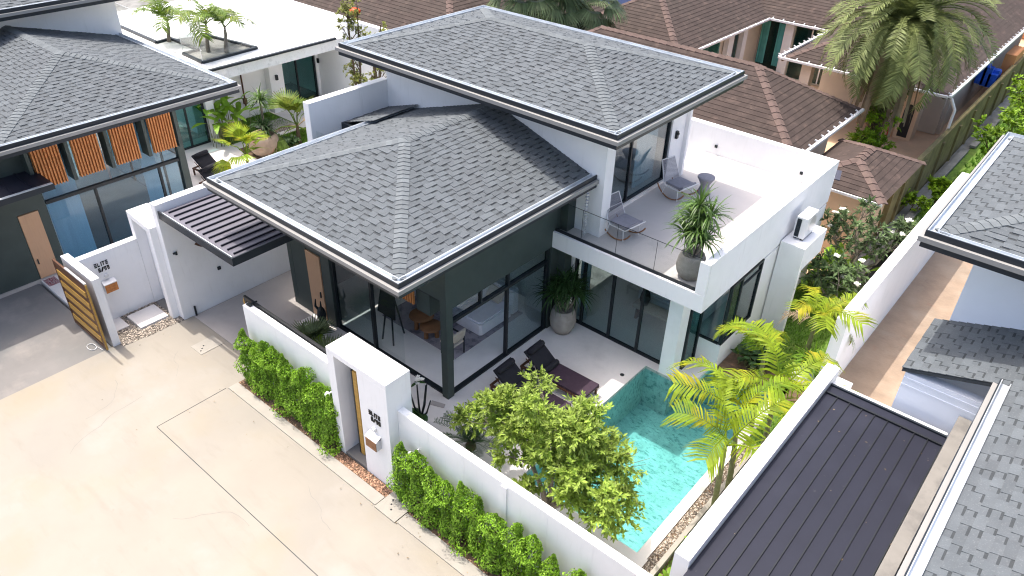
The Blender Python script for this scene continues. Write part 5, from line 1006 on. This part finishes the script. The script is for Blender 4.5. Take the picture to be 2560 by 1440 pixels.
for i, (b, lab, sc) in enumerate((((7.3, 23.2, 0), 'bright green tree above the right grey roof', .85), ((7.9, 26.5, 0), 'bright green tree at the right edge farther back on the grass', 1.1), ((6.35, 19.6, 0), 'small bright green sapling beside the right roof corner', .36), ((6.8, 31, 0), 'thin green tree on the far grass strip', .8))):
    c2 = ell(18, (0, 0, 2.3 * sc), (1.2 * sc, 1.2 * sc, 1.0 * sc), .42 * sc); tree('bright_tree', lab, b, [(-.5 * sc, .1, 1.6 * sc), (.5 * sc, .2, 1.8 * sc), (0, -.4 * sc, 1.4 * sc)], c2, 'leaf_bright', 'bark_brown', .2, 70, 60 + i, .05, aspect=.28)
c2 = ell(24, (0, 0, 1.75), (.75, .6, 1.2), .4); tree('garden_bush', 'thick green yellow bush at the foot of the date palm', (3.3, 20.2, 0), [(-.3, 0, 1.2), (.3, .1, 1.5), (0, .2, 1.9)], c2, 'leaf_bright', 'bark_brown', .17, 130, 72, .05, cat='shrub')
c2 = ell(9, (0, 0, .45), (.45, .45, .3), .25); tree('round_bush', 'bright round bush growing in the ditch by the yard wall', (5.8, 18.6, 0), [(0, 0, .3), (.2, .1, .4)], c2, 'leaf_bright', 'bark_brown', .14, 90, 71, .03, cat='shrub')
# potted frangipani stump behind the wall
t = thing('potted_frangipani', 'bare dark branched plant in a white pot on the patio beside the portal', 'potted plant', (.42, -1.25, 0))
m = MB(); m.lathe([(0, 0), (.13, 0), (.17, .3), (.19, .32), (.16, .32), (.15, .27), (0, .27)], (.42, -1.25, .002), 16); m.build('pot', 'white_metal', t)
m = MB()
for dx, dy, dz in ((-.18, .1, 1.0), (.10, .16, 1.05), (.32, .05, .75), (-.28, -.05, .8), (.02, .2, .95)): m.tube([(.42, -1.25, .27), (.42 + dx * .6, -1.25 + dy * .6, .27 + dz * .4), (.42 + dx, -1.25 + dy, .27 + dz)], [.03, .024, .016], 6)
m.build('branch', 'frame_dark', t); m = MB(); rosette(m, (.24, -1.15, 1.25), 5, .22, .08, 4, 1, .6); rosette(m, (.42, -1.3, .42), 5, .35, .22, 5, 1, .6); m.build('foliage', 'leaf_dark', t); m = MB()
for k in range(10):
    p = Vector((.30 + random.gauss(0, .05), -1.12 + random.gauss(0, .05), 1.36 + random.gauss(0, .03)))
    for q in range(5): a = q * 1.2566; x = Vector((math.cos(a), math.sin(a), .3)); y = Vector((-math.sin(a), math.cos(a), 0)); m.add([p, p + x * .035 + y * .02, p + x * .06, p + x * .035 - y * .02], [(0, 1, 2, 3)])
m.build('flower', 'flower', t)
strap_plant('potted_palm', 'small potted palm in a white bowl against the garden wall', (6.65, 6.6, 0), .3, .34, [(0, 0, .3), (.1, .1, .4)], 'leaf_hedge', .6, .035, 40, 'white_metal', 19)
# grass
def grass(name, regs, n, h, seed, mat='grass_blade'):
    rnd = random.Random(seed); m = MB(); tot = sum((b - a) * (d - c) for a, b, c, d, z in regs)
    for a, b, c, d, z in regs:
        for _ in range(int(n * (b - a) * (d - c) / tot)):
            p = Vector((rnd.uniform(a, b), rnd.uniform(c, d), z)); an = rnd.random() * 6.28; x = Vector((math.cos(an), math.sin(an), 0)); l = h * rnd.uniform(.6, 1.4); w = l * .16
            m.add([p - x * w, p + x * w, p + Vector((rnd.uniform(-.5, .5) * l, rnd.uniform(-.5, .5) * l, l))], [(0, 1, 2)], rnd.uniform(.6, 1.5))
    return struct(m.build(name, mat), 'stuff')
grass('lawn_grass', [(4.7, 7.0, 6.6, 12, -.02), (6.6, 7.8, 3.65, 5.6, -.03)], 9000, .07, 1); grass('kerb_grass', [(6.9, 7.8, -2.5, 3.6, -.05)], 5000, .10, 2)
grass('left_lawn_grass', [(-16.5, -13.6, 6.0, 8.2, .03), (-19.2, -17.35, 5.0, 8.0, .03)], 9000, .07, 3); grass('field_grass', [(6.2, 12, 17.8, 45, -.04)], 16000, .16, 4)
rnd = random.Random(77); m = MB()
for (a, b, c, d, z, n) in ((8.2, 10.2, -3, 2.2, 3.468, 22), (-4.2, 6, -4.2, -3.3, .034, 30), (3.3, 6.4, -2.4, -.85, .006, 40), (.6, 3.1, -2.3, .4, .006, 14), (-8, -4, -6, -2.7, .016, 14)):
    for _ in range(n):
        p = Vector((rnd.uniform(a, b), rnd.uniform(c, d), z)); an = rnd.random() * 6.28; s = rnd.uniform(.012, .028); x = Vector((math.cos(an), math.sin(an), .1)) * s; y = Vector((-math.sin(an), math.cos(an), 0)) * s * .5; m.add([p - x, p + y, p + x, p - y], [(0, 1, 2, 3)], rnd.uniform(.5, 1.6))
struct(m.build('fallen_leaves', 'leaf_dry'), 'stuff')
for o in bpy.data.objects:
    if o.parent is None and o.type == 'MESH' and 'kind' not in o and 'label' not in o: o['kind'] = 'structure'
